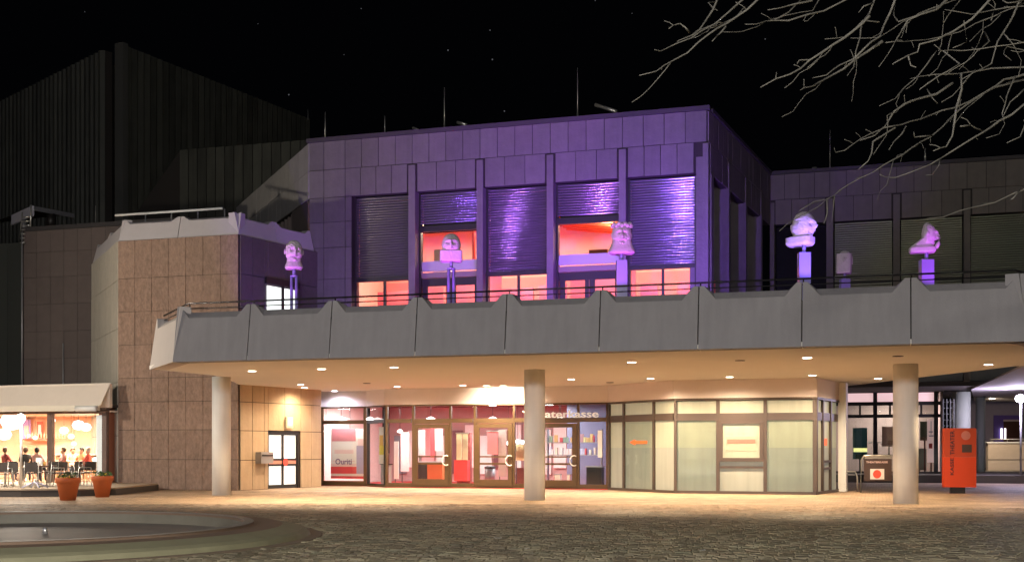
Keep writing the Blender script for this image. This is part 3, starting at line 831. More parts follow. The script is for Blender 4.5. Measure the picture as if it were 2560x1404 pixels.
for (px, py, d, lab) in ((1294, 1103, 1.6, 'left one of two white globe lamps beside the middle column'), (1306, 1104, 1.6, 'right one of two white globe lamps beside the middle column'), (1271, 1107, 2.0, 'small white globe lamp at the second entrance door')):
    s = S(px, d); x, y = lob(s, d); z = EYE + (HY - py) / FX * y
    t = thing('globe_lamp', lab, 'lamp', (x, y, z), 'globe lamps hanging in the lobby')
    lathe('globe', [(0.01, -0.08), (0.06, -0.06), (0.08, 0), (0.06, 0.06), (0.01, 0.08)], (x, y, z), glow('globe_glow', (1, 0.95, 0.88), 8), t, 12)
    tube('cord', [(x, y, z + 0.08), (x, y, 3.56)], 0.006, M_black, t, 4)
t = thing('bookshelf', 'shelf of brochures and boxes behind the right entrance door', 'shelf', (*Fxy(FC, S(1375, 3), 3.0), 0.03))
fbox(FC, S(1368, 3), S(1500, 3), 3.0, 3.3, 1.82, 1.86, 'shelf_board', M_grey, t); fbox(FC, S(1368, 3), S(1500, 3), 3.0, 3.3, 1.30, 1.34, 'shelf_board', M_grey, t)
fbox(FC, S(1366, 3), S(1367, 3) + .03, 3.0, 3.3, 0.03, 2.4, 'upright', M_grey, t); fbox(FC, S(1501, 3), S(1501, 3) + .05, 3.0, 3.3, 0.03, 2.4, 'upright', M_grey, t)
cols = [(0.8, 0.75, 0.35), (0.75, 0.7, 0.6), (0.3, 0.45, 0.35), (0.8, 0.78, 0.8), (0.65, 0.12, 0.14), (0.55, 0.6, 0.8), (0.5, 0.3, 0.3), (0.7, 0.5, 0.2)]
for z in (1.86, 1.34):
    s = S(1372, 3)
    while s < S(1495, 3):
        w_ = random.uniform(0.04, 0.14); h_ = random.uniform(0.18, 0.36)
        q = random.randrange(8)
        fbox(FC, s, s + round(w_, 2), 3.02, 3.2, z, z + round(h_, 2), 'brochure', mat('brochure_%d' % q, cols[q], 0.6), t)
        s += w_ + random.choice((0.01, 0.02, 0.12))
t = thing('ticket_desk', 'dark desk at the right end of the lobby glass', 'desk', (*Fxy(FC, S(1465, 1), 1.0), 0.03))
fbox(FC, S(1466, 1), S(1504, 1), 1.0, 1.5, 0.03, 0.85, 'body', M_black, t); fbox(FC, S(1464, 1), S(1506, 1), 0.95, 1.55, 0.85, 0.90, 'desk_top', M_grey, t)
t = thing('window_notice', 'white paper notice on the pane beside the ticket desk', 'notice', (*Fxy(FC, hx(1497), 0.02), 1.2))
fbox(FC, hx(1494), hx(1505), 0.02, 0.035, 1.25, 2.3, 'paper', M_pwhite, t)
for (px, lab) in ((1393, 'white box on the floor behind the right entrance door'), (1421, 'slim white box on the floor at the edge of the right entrance door')):
    t = thing('floor_box', lab, 'box', (*Fxy(FC, S(px, 1.6), 1.6), 0.03))
    hw = 0.12 if px < 1400 else 0.06
    fbox(FC, S(px, 1.6) - hw, S(px, 1.6) + hw, 1.6, 1.85, 0.03, 0.52, 'carton', M_white, t); fbox(FC, S(px, 1.6) - hw - .01, S(px, 1.6) + hw + .01, 1.59, 1.86, 0.52, 0.56, 'lid', M_grey, t)

# ================================================================= TICKET BAY with frosted panes
tb = thing('ticket_bay', 'projecting bay with dark frames and glowing cream frosted panes', 'glass front', (*Fp, 0))
FE_ = frame(E, Fp); LEF = math.hypot(Fp[0] - E[0], Fp[1] - E[1])
FG = frame(Fp, G); LG = math.hypot(G[0] - Fp[0], G[1] - Fp[1])
FH = frame(G, Hh); LH = math.hypot(Hh[0] - G[0], Hh[1] - G[1])
M_fr = mat('ticket_frame', (0.075, 0.055, 0.045), 0.45, metal=0.2)
for F_, L_ in ((FE_, LEF), (FG, LG), (FH, LH)):
    fbox(F_, 0, L_, -0.03, 0.2, HD, SOF - 0.003, 'header', M_header, tb)
    fbox(F_, 0, L_, -0.05, 0.08, HD - 0.08, HD - 0.002, 'head_rail', M_fr, tb)
    fbox(F_, 0, L_, -0.03, 0.1, 0.0, 0.10, 'threshold', M_fr, tb)
    fbox(F_, -0.06 if F_ is FE_ else 0.0, 0.10, -0.04, 0.12, 0.1, HD - 0.08, 'corner_post', M_fr, tb)
fbox(FG, LG - 0.11, LG + 0.02, -0.045, 0.12, 0.1, HD - 0.08, 'corner_post', M_fr, tb)
M_frost_low = mat('frosted_pane_lower', (0.27, 0.285, 0.25), 0.5, var=0.10, streak=0.3, scale=1.2, emit=(0.76, 0.80, 0.64), es=0.13)
def frosted(F, a, b, z0, z1):
    if z0 < 1.0 and z1 > 2.0:
        pane(F, a, b, 1.62, z1, M_frost, tb); fbox(F, a, b, 0.052, 0.064, z0, 1.618, 'pane', M_frost_low, tb)
    else:
        pane(F, a, b, z0, z1, M_frost if z0 > 2 else M_frost_low, tb)
m1, m2 = hit(FE_, 1559), hit(FE_, 1634)
for a, b in ((0.10, m1 - 0.05), (m1 + 0.05, m2 - 0.05), (m2 + 0.05, LEF - 0.06)):
    frosted(FE_, a, b, 0.1, 2.60); frosted(FE_, a, b, 2.86, HD - 0.08)
    fbox(FE_, a, b, -0.01, 0.09, 2.60, 2.86, 'transom', M_fr, tb)
for m_ in (m1, m2): fbox(FE_, m_ - 0.05, m_ + 0.05, -0.03, 0.11, 0.1, HD - 0.08, 'mullion', M_fr, tb)
g1, g2 = hit(FG, 1795), hit(FG, 1913)
for m_ in (g1, g2): fbox(FG, m_ - 0.06, m_ + 0.06, -0.03, 0.11, 0.1, HD - 0.08, 'mullion', M_fr, tb)
for i, (a, b) in enumerate(((0.10, g1 - 0.06), (g1 + 0.06, g2 - 0.06), (g2 + 0.06, LG - 0.11))):
    frosted(FG, a, b, 2.84, HD - 0.10)
    fbox(FG, a, b, -0.01, 0.09, 2.58, 2.84, 'transom', M_fr, tb)
    if i != 1: frosted(FG, a, b, 0.1, 2.58)
    else:
        wd = fbox(FG, a, b, -0.05, 0.08, 1.14, 1.27, 'hatch_window', M_fr, tb)
        fbox(FG, a, b, -0.05, 0.08, 2.46, 2.579, 'frame', M_fr, wd)
        fbox(FG, a, a + 0.11, -0.05, 0.08, 1.27, 2.46, 'frame', M_fr, wd); fbox(FG, b - 0.13, b, -0.05, 0.08, 1.27, 2.46, 'frame', M_fr, wd)
        fbox(FG, a + .11, b - .13, 0.02, 0.035, 1.27, 2.46, 'pane', M_frost, wd)
        frosted(FG, a, b, 0.98, 1.14); fbox(FG, a, b, -0.01, 0.08, 0.90, 0.98, 'transom', M_fr, tb); frosted(FG, a, b, 0.1, 0.90)
# gloss panes in front, so the lamps mirror in them
for F_, a, b in ((FE_, m1 + .05, m2 - .05), (FG, 0.1, g1 - 0.06), (FG, g2 + 0.06, LG - 0.11)):
    pane(F_, a, b, 0.1, 2.58, M_glass, tb, 0.02, 'outer_pane')
h1, h2 = 0.9, 2.1
for a, b in ((0.10, h1), (h1 + 0.12, h2), (h2 + 0.12, LH - 0.1)):
    frosted(FH, a, b, 2.86, HD - 0.10); fbox(FH, a, b, -0.01, 0.09, 2.58, 2.86, 'transom', M_fr, tb); frosted(FH, a, b, 0.1, 2.58)
for m_ in (h1, h2): fbox(FH, m_, m_ + 0.12, -0.04, 0.11, 0.1, HD - 0.08, 'mullion', M_fr, tb)
for z in (0.85, 1.1): fbox(FH, h1 + .12, h2, -0.02, 0.045, z, z + 0.08, 'transom', M_fr, tb)
for d_ in (0.25,):
    fbox(FG, 0.2, LG, d_ + 0.4, d_ + 0.45, 0.1, 3.5, 'inner_screen', M_black, tb)
M_orange = mat('orange_print', (0.85, 0.12, 0.02), 0.5, emit=(1, 0.2, 0.03), es=0.35)
sa, sb = hit(FE_, 1573), hit(FE_, 1617)
ww = sb - sa; 
ar = mesh_obj('arrow_sticker', [(x * ww, y_, z) for y_ in (0, -0.006) for x, z in ((0, 0), (0.33, 0.11), (0.33, 0.055), (1, 0.055), (1, -0.055), (0.33, -0.055), (0.33, -0.11))],
              [(0, 6, 5, 4, 3, 2, 1), (7, 8, 9, 10, 11, 12, 13)] + [(i, (i + 1) % 7, 7 + (i + 1) % 7, 7 + i) for i in range(7)], M_orange, None, FE_ @ T(Vector((sa, 0.012, 1.83))))
props(ar, 'orange arrow pointing left on the frosted pane', 'arrow')
st = fbox(FH, 1.3, 1.75, 0.03, 0.04, 1.7, 1.95, 'door_sticker', M_orange); props(st, 'small orange red sticker on the narrow side door of the bay', 'sticker')
hs = thing('hatch_notice', 'pale notice with a red band in the ticket hatch window', 'notice', (*Fxy(FG, g1 + .3, 0), 1.5))
fbox(FG, g1 + 0.28, g2 - 0.3, 0.008, 0.016, 1.50, 2.02, 'paper', mat('notice_cream', (0.34, 0.32, 0.25), 0.5), hs); fbox(FG, g1 + 0.32, g2 - 0.34, 0.0, 0.006, 1.78, 1.92, 'band', mat('band_red', (0.5, 0.14, 0.11), 0.5), hs)
# white end pier right of the bay
ep = prism('end_pier', [Hh, (Hh[0] + 0.28, Hh[1] - 0.06), (Hh[0] + 0.5, Hh[1] + 0.5), (Hh[0] + 0.2, Hh[1] + 0.6)], 0, SOF - 0.002, M_col)
props(ep, 'slim white wall end between the cream bay and the dark shop window', 'pillar')

# ================================================================= STONE TOWER
tow = thing('stone_tower', 'windowless brown sandstone block with pale notched parapet left of the balcony', 'building', (*T0, 0))
FT = frame(T0, T1); LT = math.hypot(T1[0] - T0[0], T1[1] - T0[1])
FT2 = frame(T1, T2); LT2 = math.hypot(T2[0] - T1[0], T2[1] - T1[1])
FTL = frame(TL, T0); LTL = math.hypot(TL[0] - T0[0], TL[1] - T0[1])
zt = [0.0, 1.17, 2.32, 3.42, 4.35, 5.65, 6.95, 8.26, 9.75]
panels(tow, FT, lin(0, LT, 7), zt, M_brown, gap=0.017)
panels(tow, FTL, lin(0, LTL, 5), [0, 2.1, 4.2, 6.3, 8.2, 9.75], mat('lit_side_sandstone', (0.48, 0.44, 0.37), 0.8, var=0.2, streak=0.15, scale=3), gap=0.02)  # light falling on this face put into a paler stone
door_a, door_b = hit(FT2, 668), hit(FT2, 750)
panels(tow, FT2, [0.04, 0.72, 1.4, door_a], [0.0, 1.15, 2.28, 3.38], mat('lit_sandstone', (0.47, 0.35, 0.23), 0.75, var=0.15, rnd=0.05, streak=0.14, scale=3, bump=0.2, bscale=9))  # downlight brightness put into the stone colour
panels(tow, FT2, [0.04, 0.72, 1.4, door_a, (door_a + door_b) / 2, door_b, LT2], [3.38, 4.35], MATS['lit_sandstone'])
panels(tow, FT2, [0.04, 0.72, 1.4, door_a, (door_a + door_b) / 2, door_b, LT2], [4.35, 5.65, 6.95, 8.26, 9.75], mat('unlit_flank_stone', (0.13, 0.105, 0.10), 0.8, var=0.25, rnd=0.08, scale=4))  # same wall above the balcony, lack of light put into darker stone
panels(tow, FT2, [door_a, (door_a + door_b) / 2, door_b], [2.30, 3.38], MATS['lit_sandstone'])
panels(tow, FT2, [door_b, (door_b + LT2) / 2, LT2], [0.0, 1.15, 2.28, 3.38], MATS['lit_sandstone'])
fbox(FT, 0, LT, 0, 0.3, 0, 9.74, 'wall', M_joint, tow)
fbox(FTL, 0, LTL, 0, 0.3, 0, 9.74, 'wall', M_joint, tow)
fbox(FT2, 0.05, door_a, 0, 0.3, 0, 9.74, 'wall', M_joint, tow); fbox(FT2, door_b, LT2, 0, 0.3, 0, 9.74, 'wall', M_joint, tow)
fbox(FT2, door_a, door_b, 0, 0.3, 2.3, 9.74, 'wall', M_joint, tow)
M_pale = mat('tower_precast', (0.50, 0.47, 0.48), 0.75, var=0.08, rnd=0.03)
for a, b in zip(lin(0, LT, 2), lin(0, LT, 2)[1:]): parapet_piece(tow, FT, a, b, 9.76, 0.86, 0.22, M_pale)
for a, b in zip(lin(0, LT2 - 0.4, 2), lin(0, LT2 - 0.4, 2)[1:]): parapet_piece(tow, FT2, a, b, 9.76, 0.86, 0.22, M_pale)
for a, b in zip(lin(0, LTL, 2), lin(0, LTL, 2)[1:]): parapet_piece(tow, FTL, a, b, 9.76, 0.86, 0.22, M_pale)
prism('roof', [Fxy(FT, 0, .4), Fxy(FT, LT - .2, .4), Fxy(FT2, LT2 - 0.5, .4), (-9.5, 54), (-18.2, 53.6)], 9.80, 10.0, M_roof, tow)
tube('roof_rail', [(*Fxy(FT, -1.0, 1.2), 11.05), (*Fxy(FT, LT - 1.4, 1.2), 11.05)], 0.05, M_white, tow, 6)
for k in range(4): tube('rail_post', [(*Fxy(FT, 0.4 + k * 1.2, 1.2), 10.0), (*Fxy(FT, 0.4 + k * 1.2, 1.2), 11.02)], 0.03, M_grey, tow, 5)
# side door in the tower's flank
dr = thing('side_door', 'white lit double glass door with red crossbar and dot in the stone wall', 'door', (*Fxy(FT2, door_a, 0), 0))
M_lit = mat('lit_door_glass', (0.8, 0.82, 0.8), 0.3, emit=(0.95, 0.97, 0.92), es=0.85)
fbox(FT2, door_a + .02, door_b - .02, 0.02, 0.14, 2.14, 2.28, 'head_frame', M_black, dr)
fbox(FT2, door_a + .02, door_a + .10, 0.02, 0.14, 0.0, 2.14, 'jamb', M_black, dr); fbox(FT2, door_b - .12, door_b - .02, 0.02, 0.14, 0.0, 2.14, 'jamb', M_black, dr)
dm = (door_a + door_b) / 2
for a, b in ((door_a + .10, dm), (dm, door_b - .12)):
    lf = fbox(FT2, a, b, 0.06, 0.10, 0.02, 0.16, 'door_leaf', M_black, dr)
    fbox(FT2, a + .01 if a != dm else a + 0.0, a + 0.07, 0.06, 0.10, 0.16, 2.13, 'stile', M_black, lf); fbox(FT2, b - 0.07, b - .005, 0.06, 0.10, 0.16, 2.13, 'stile', M_black, lf)
    fbox(FT2, a + .07, b - .07, 0.08, 0.09, 0.16, 2.13, 'pane', M_lit, lf)
    fbox(FT2, a + .07, b - .07, 0.05, 0.075, 0.90, 0.98, 'bar', M_black, lf); fbox(FT2, a + .07, b - .07, 0.055, 0.075, 0.98, 1.12, 'band', mat('salmon_bar', (0.7, 0.28, 0.22), 0.5), lf); fbox(FT2, a + .07, b - .07, 0.05, 0.075, 1.12, 1.20, 'bar', M_black, lf)
bm = bmesh.new(); bm_lathe(bm, [(0.15, -0.01), (0.15, 0.01)], n=20)
bm_obj('push_disc', bm, mat('push_red', (0.8, 0.1, 0.08), 0.4), dr, FT2 @ T(Vector((dm + 0.1, 0.0, 1.05))) @ Matrix.Rotation(R(90), 4, 'X'))
fbox(FT2, dm + 0.55, dm + 0.85, 0.12, 0.2, 0.1, 2.1, 'curtain', M_grey, dr)
lb = thing('wall_box', 'grey letter box on the stone wall left of the side door', 'letter box', (*Fxy(FT2, hit(FT2, 640), 0), 1.0))
fbox(FT2, hit(FT2, 636), hit(FT2, 667), -0.34, -0.06, 1.02, 1.46, 'body', M_grey, lb)
fbox(FT2, hit(FT2, 638), hit(FT2, 665), -0.36, -0.341, 1.30, 1.36, 'slot', M_black, lb)
lb = thing('wall_lantern', 'small cream box lamp above the side door', 'lamp', (*Fxy(FT2, hit(FT2, 716), 0), 2.45))
fbox(FT2, hit(FT2, 709), hit(FT2, 725), -0.16, -0.06, 2.42, 2.86, 'housing', mat('cream_housing', (0.75, 0.7, 0.5), 0.5), lb)
fbox(FT2, hit(FT2, 712), hit(FT2, 722), -0.18, -0.161, 2.5, 2.8, 'lens', M_white, lb)
# small lit window behind the parapet, left of the foyer
lw = thing('low_window', 'white lit window just above the balcony rail beside the stone block', 'window', (*Fxy(FT2, 2.2, -0.3), 6.5))
wa, wb, wc = hit(FT2, 668, -0.1), hit(FT2, 706, -0.1), hit(FT2, 742, -0.1)
for a, b in ((wa, wb - 0.07), (wb + 0.07, wc)):
    fbox(FT2, a, b, -0.10, -0.08, 6.3, 7.98, 'pane', glow('cool_window', (0.95, 1.0, 0.97), 1.6), lw)
fbox(FT2, wb - 0.07, wb + 0.07, -0.14, -0.06, 6.2, 8.05, 'mullion', M_black, lw)
fbox(FT2, wa - 0.1, wc + 0.1, -0.16, -0.06, 8.05, 8.30, 'head', M_black, lw)

# ================================================================= SERVICE BLOCKS, STAGE HOUSE
srv = thing('service_building', 'dull brown stone box behind the cafe awning left of the tower', 'building', (-23.6, 58, 0))
S0 = (X(60, 58), 58.0); FSV = frame(S0, (S0[0] + U.x, S0[1] + U.y))
panels(srv, FSV, lin(0, 8.5, 11), [3.2, 4.6, 5.9, 7.2, 8.5, 9.8, 11.0, 12.05], M_dim, gap=0.015)
fbox(FSV, 0, 8.5, 0, 6, 0, 12.04, 'wall', M_joint, srv)
fbox(FSV, -0.05, 8.5, -0.12, 6, 12.05, 12.25, 'roof_edge', M_roof, srv)
tube('downpipe', [(*Fxy(FSV, 0.05, -0.2), 3.4), (*Fxy(FSV, 0.05, -0.2), 12.0)], 0.04, M_grey, srv, 6)
tube('downpipe', [(*Fxy(FSV, 2.35, -0.15), 3.4), (*Fxy(FSV, 2.35, -0.15), 6.6)], 0.03, M_grey, srv, 6)
ann = thing('annex_building', 'dark green grey block at the left edge of the photo', 'building', (-30, 66, 0))
S1 = (X(-200, 68), 68.0); FAN = frame(S1, (S1[0] + U.x, S1[1] + U.y))
M_ann = mat('annex_panel_paint', (0.10, 0.105, 0.09), 0.7, rnd=0.2)
for k in range(7): fbox(FAN, k * 1.0, k * 1.0 + 0.98, -0.05, 0.0, 0, 12.9, 'facade_panel', M_ann, ann)
fbox(FAN, 0, 7, 0.002, 5, 0, 12.88, 'wall', M_joint, ann)
rc = thing('roof_canopy', 'small pale angular canopy on the roof at far left', 'canopy', (*Pz(60, 535, 13.2), 13.0))
c0, c1, c2 = P(28, 538, 62), P(80, 514, 60), P(186, 534, 66)
for q0, q1, h in ((c0, c1, 0.5), (c1, c2, 0.22)):
    bm = bmesh.new(); n_ = Vector((q1.y - q0.y, -(q1.x - q0.x), 0)).normalized() * 0.1
    vs = [bm.verts.new(p) for p in (q0, q1, q1 - Vector((0, 0, h)), q0 - Vector((0, 0, h)), q0 - n_, q1 - n_, q1 - n_ - Vector((0, 0, h)), q0 - n_ - Vector((0, 0, h)))]
    for f in ((0, 1, 2, 3), (7, 6, 5, 4), (0, 4, 5, 1), (1, 5, 6, 2), (2, 6, 7, 3), (3, 7, 4, 0)): bm.faces.new([vs[i] for i in f])
    bm_obj('canopy_edge', bm, mat('canopy_pale', (0.55, 0.54, 0.6), 0.6), rc)
mesh_obj('canopy_top', [c0, c1, c2, c2 + Vector((-6, 3, 0))], [(0, 1, 2, 3)], M_roof, rc)
tube('support', [P(60, 545, 61.5), P(60, 580, 61.5)], 0.12, M_grey, rc, 6); tube('support', [P(128, 535, 63), P(128, 566, 63)], 0.25, M_black, rc, 6)
ld = thing('roof_ladder', 'pale metal ladder hanging at the corner of the roof, far left', 'ladder', P(60, 600, 57.8))
tube('rail', [P(78, 512, 57.8), P(76, 566, 57.8)], 0.04, M_steel, ld, 5); tube('rail', [P(56, 530, 57.8), P(48, 606, 57.8), P(62, 607, 57.8)], 0.04, M_steel, ld, 5)
for k in range(7):
    y = 543 + k * 10.5; x0 = 56 - (y - 530) * 0.1
    tube('rung', [P(x0, y, 57.8), P(77 if y < 566 else 63, y - 1, 57.8)], 0.03, M_steel, ld, 5)
# two-height stage house
stg = thing('stage_house', 'tall dark ribbed stage tower rising behind everything at the left', 'building', (-24, 75, 0))
ZS = 26.8
K0 = Pz(312, 114, ZS)                                # corner
K1 = (K0[0] + (775 - 312) / 1.0 * 0, 0)
K1 = Pz(775, 298, ZS)
FK = frame(K0, K1); LK = math.hypot(K1[0] - K0[0], K1[1] - K0[1])
nK = 34
for k in range(nK):
    a = LK * k / nK; wdt = LK / nK
    o = mesh_obj('cladding_panel', [(0, 0, 0), (wdt * .78, -0.06, 0), (wdt * .98, 0, 0), (0, 0, ZS), (wdt * .78, -0.06, ZS), (wdt * .98, 0, ZS)],
                 [(0, 1, 4, 3), (1, 2, 5, 4), (3, 4, 5), (0, 2, 1)], M_clad, stg, FK @ T(Vector((a, 0, 0))))
fbox(FK, 0, LK, 0.01, 0.5, 0, ZS - 0.02, 'wall', M_joint, stg)
fbox(FK, -0.45, -0.01, -0.3, 0.4, 0, ZS + 0.05, 'corner_fin', mat('fin_metal', (0.12, 0.12, 0.11), 0.5, metal=0.2), stg)
K2 = Pz(262, 126, ZS); K3 = Pz(-160, 338, ZS)
FM = frame(K3, K2); LM = math.hypot(K3[0] - K2[0], K3[1] - K2[1])
nM = 44; wdt = LM / nM
for k in range(nM):
    mesh_obj('cladding_panel', [(0, 0, 0), (wdt * .30, -0.22, 0), (wdt * .70, -0.22, 0), (wdt * .98, 0.02, 0), (0, 0, ZS), (wdt * .30, -0.22, ZS), (wdt * .70, -0.22, ZS), (wdt * .98, 0.02, ZS)],
             [(0, 1, 5, 4), (1, 2, 6, 5), (2, 3, 7, 6), (4, 5, 6, 7), (0, 3, 2, 1)], M_clad, stg, FM @ T(Vector((wdt * k, 0, 0))))
fbox(FM, 0, LM, 0.03, 0.5, 0, ZS - 0.02, 'wall', M_joint, stg)
prism('recess_wall', [K2, (K2[0] + 0.5, K2[1] + 3), (K0[0], K0[1] + 3), (K0[0] - .4, K0[1] + 0.2), (K0[0] - .4, K0[1] + 3.3), (K2[0], K2[1] + 3.3)], 0, ZS - 0.6, M_joint, stg)
# fly gallery / lower auditorium volume with sloped left edge
aud = thing('auditorium_roof', 'dark lower roof volume with a sloping left edge in front of the stage tower', 'building', (-17, 62, 0))
q0, q1 = P(450, 376, 70), P(776, 350, 67)
fa_ = frame(q0, q1); vv = fa_ @ Vector((hit(fa_, 335), 0, 0)); q2 = P(335, 540, vv.y)
v = [q2, q0, q1, Vector((q1.x, q1.y, 9)), Vector((q2.x, q2.y, 9))]
bk = [p + Vector((0, 3, 0)) for p in v]
mesh_obj('wall', v + bk, [(0, 4, 3, 2, 1), (0, 1, 6, 5), (1, 2, 7, 6)], M_joint, aud)
for k in range(14):
    t0, t1 = k / 14, (k + 0.94) / 14
    a = q0.lerp(q1, t0); b = q0.lerp(q1, t1)
    o = Vector((0, -0.12, 0)); d = Vector((0, -0.04, 0))
    mesh_obj('cladding_panel', [Vector((a.x, a.y, 9)) + d, Vector((b.x, b.y, 9)) + o, b + o, a + d, Vector((b.x, b.y, 9)) + d * 0.5, b + d * 0.5], [(0, 1, 2, 3), (1, 4, 5, 2)], M_clad, aud)

# ================================================================= CAFE PAVILION (left)
caf = thing('cafe_pavilion', 'brightly lit glass cafe with beige awning at the left edge', 'cafe', (-17, 46.5, 0))
c_r = (X(268, 46.6), 46.6)
FCF = frame((c_r[0] - U.x * 9, c_r[1] - U.y * 9), c_r)     # 9 m long front ending at the tower
DK = 0.26
M_caffr = mat('cafe_frame', (0.16, 0.11, 0.095), 0.5)
ph = lambda px: hit(FCF, px)
for a, b in ((ph(-120), ph(-112)), (ph(120), ph(132)), (ph(257), ph(268))): fbox(FCF, a, b, -0.06, 0.12, DK, 2.96, 'post', M_caffr, caf)
fbox(FCF, 0, 9, -0.08, 0.14, 2.96, 3.18, 'lintel', M_caffr, caf)
for a, b in ((ph(-112), ph(120)), (ph(132), ph(257))): pane(FCF, a, b, DK + 0.02, 2.96, M_glass, caf, 0.02)
fbox(FCF, 0, 9, 0.14, 6.0, 3.20, 3.30, 'roof', M_roof, caf)
fbox(FCF, -5, 9, 5.6, 5.7, DK, 3.2, 'back_wall', mat('cafe_wall', (0.88, 0.50, 0.34), 0.6, var=0.2, scale=1.5), caf)
fbox(FCF, 8.4, 8.5, 0.3, 5.6, DK, 3.2, 'side_wall', mat('cafe_side', (0.5, 0.2, 0.12), 0.6), caf)
fbox(FCF, 0, 9, 0.15, 5.6, DK - 0.02, DK + 0.012, 'cafe_floor', M_brownwood, caf)
fbox(FCF, -5, 9, 0.15, 5.6, 3.02, 3.08, 'ceiling', mat('cafe_ceiling', (0.8, 0.7, 0.6), 0.6), caf)
fbox(FCF, ph(236), ph(254), 0.12, 0.25, DK + 0.02, 2.9, 'curtain', mat('curtain_glow', (0.85, 0.85, 0.85), 0.7, emit=(1, 0.97, 0.95), es=0.5), caf)  # cloth glows by itself to add bright cafe light
# awning: sloping cloth, valance, cassette with end brackets
aw = [FCF @ Vector((-0.5, 0.0, 4.10)), FCF @ Vector((9.15, 0.0, 4.14)), FCF @ Vector((9.15, -0.62, 3.26)), FCF @ Vector((-0.5, -0.62, 3.24))]
bmv = [p for p in aw] + [p - Vector((0, 0, 0.05)) for p in aw]
M_awn = mat('awning_cloth', (0.80, 0.70, 0.60), 0.8, var=0.06)
mesh_obj('awning_cloth', bmv, [(0, 3, 2, 1), (4, 5, 6, 7), (0, 1, 5, 4), (1, 2, 6, 5), (2, 3, 7, 6), (3, 0, 4, 7)], M_awn, caf)
fbox(FCF, -0.5, 9.15, -0.05, 0.12, 3.18, 4.10, 'awning_wall', M_awn, caf)
fbox(FCF, -0.5, 9.1, -0.70, -0.60, 3.04, 3.26, 'valance', mat('valance_cloth', (0.72, 0.66, 0.55), 0.8), caf)
tube('awning_roller', [FCF @ Vector((8.2, -0.82, 3.12)), FCF @ Vector((9.1, -0.82, 3.12))], 0.11, M_white, caf, 12)
for s in (8.25, 9.0): tube('bracket', [FCF @ Vector((s, -0.75, 3.15)), FCF @ Vector((s, 0, 3.05))], 0.03, M_caffr, caf, 5)
for (px, d, pw) in ((40, 2.0, 230), (190, 2.2, 190), (-60, 2.2, 200)):
    s = hit(FCF, px, d); v = FCF @ Vector((s, d, 2.95))
    lamp('cafe_lamp', 'AREA', v, pw * 4.5, (1, 0.80, 0.60), caf, aim=(v.x, v.y, 0), size=1.5)
cafe_lights = [(30, 1052, 3.2, 0.5, (1.0, 0.93, 0.82)), (10, 1085, 3.8, 0.34, (1, 0.88, 0.7)), (160, 1075, 3.0, 0.20, (1, 0.85, 0.6)), (196, 1062, 3.5, 0.26, (0.95, 0.9, 1)), (215, 1067, 3.3, 0.22, (1, 0.97, 0.92)), (133, 1050, 0.8, 0.10, (1, 0.9, 0.8)),
               (178, 1090, 3.6, 0.15, (1, 0.8, 0.5)), (185, 1108, 4.2, 0.12, (1, 0.85, 0.6)), (88, 1093, 4.4, 0.12, (1, 0.8, 0.5)), (238, 1148, 1.0, 0.12, (1, 0.95, 0.88)), (72, 1088, 4.2, 0.09, (1, 0.8, 0.5))]
for k, (px, py, d, r, c) in enumerate(cafe_lights):
    s = hit(FCF, px, d); v = FCF @ Vector((s, d, 0)); z = EYE + (HY - py) / FX * v.y
    t = thing('paper_lamp', ['huge white glowing paper lamp at the far left of the cafe', 'wide cream lamp low at the left edge of the cafe', 'round amber lamp behind the right cafe pane', 'bluish white oval lamp in the right cafe pane',
                             'bright white lamp nearest the curtain', 'tiny bright lamp beside the middle post of the cafe', 'small amber lamp below the oval lamp', 'small warm lamp low in the right pane above the guests',
                             'small amber lamp above the seated guest in pink', 'white glowing ball behind the chairs by the curtain', 'small amber lamp above the guest in black'][k], 'lamp', (v.x, v.y, z), 'lamps hanging in the cafe')
    lathe('shade', [(0.02, -r * .8), (r * .7, -r * .62), (r, 0), (r * .7, r * .62), (0.02, r * .8)], (v.x, v.y, z), glow('paper_glow_%d' % k, c, 3.2 if r < 0.3 else 2.4), t, 16)
    tube('cord', [(v.x, v.y, z + r * .78), (v.x, v.y, 3.03)], 0.008, M_black, t, 4) if z + r < 3.0 else None
# cafe interior: bar, shelf, wall art
t = thing('cafe_bar', 'brown bar counter at the back of the cafe', 'bar', (*Fxy(FCF, 4, 4.4), DK))
fbox(FCF, 3.2, 8.2, 4.4, 4.9, DK + .02, 1.3, 'counter_front', M_brownwood, t); fbox(FCF, 3.1, 8.3, 4.3, 5.0, 1.3, 1.36, 'counter_top', M_steel, t)
fbox(FCF, hit(FCF, 56, 5), hit(FCF, 118, 5), 5.0, 5.3, 1.98, 2.03, 'bottle_shelf', M_red, t)
for k in range(14): 
    s = hit(FCF, 60, 5) + k * 0.16; v = Fxy(FCF, s, 5.15)
    lathe('bottle', [(0.035, 0), (0.035, 0.2), (0.012, 0.26), (0.012, 0.32)], (*v, 2.03), mat('bottle_glass', (0.5, 0.6, 0.45), 0.2), t, 8)
poster('wall_picture', FCF, hit(FCF, 56, 5.4), hit(FCF, 76, 5.4), 2.0, 2.9, 5.4, mat('violet_print', (0.5, 0.35, 0.8), 0.5), 'violet picture on the cafe back wall', [(0.2, 0.8, 0.2, 0.7, M_ppink)])
poster('wall_picture', FCF, hit(FCF, 92, 5.4), hit(FCF, 106, 5.4), 2.1, 2.8, 5.4, mat('red_print', (0.7, 0.15, 0.1), 0.5), 'red picture on the cafe back wall', [(0.25, 0.75, 0.2, 0.8, M_ppink)])

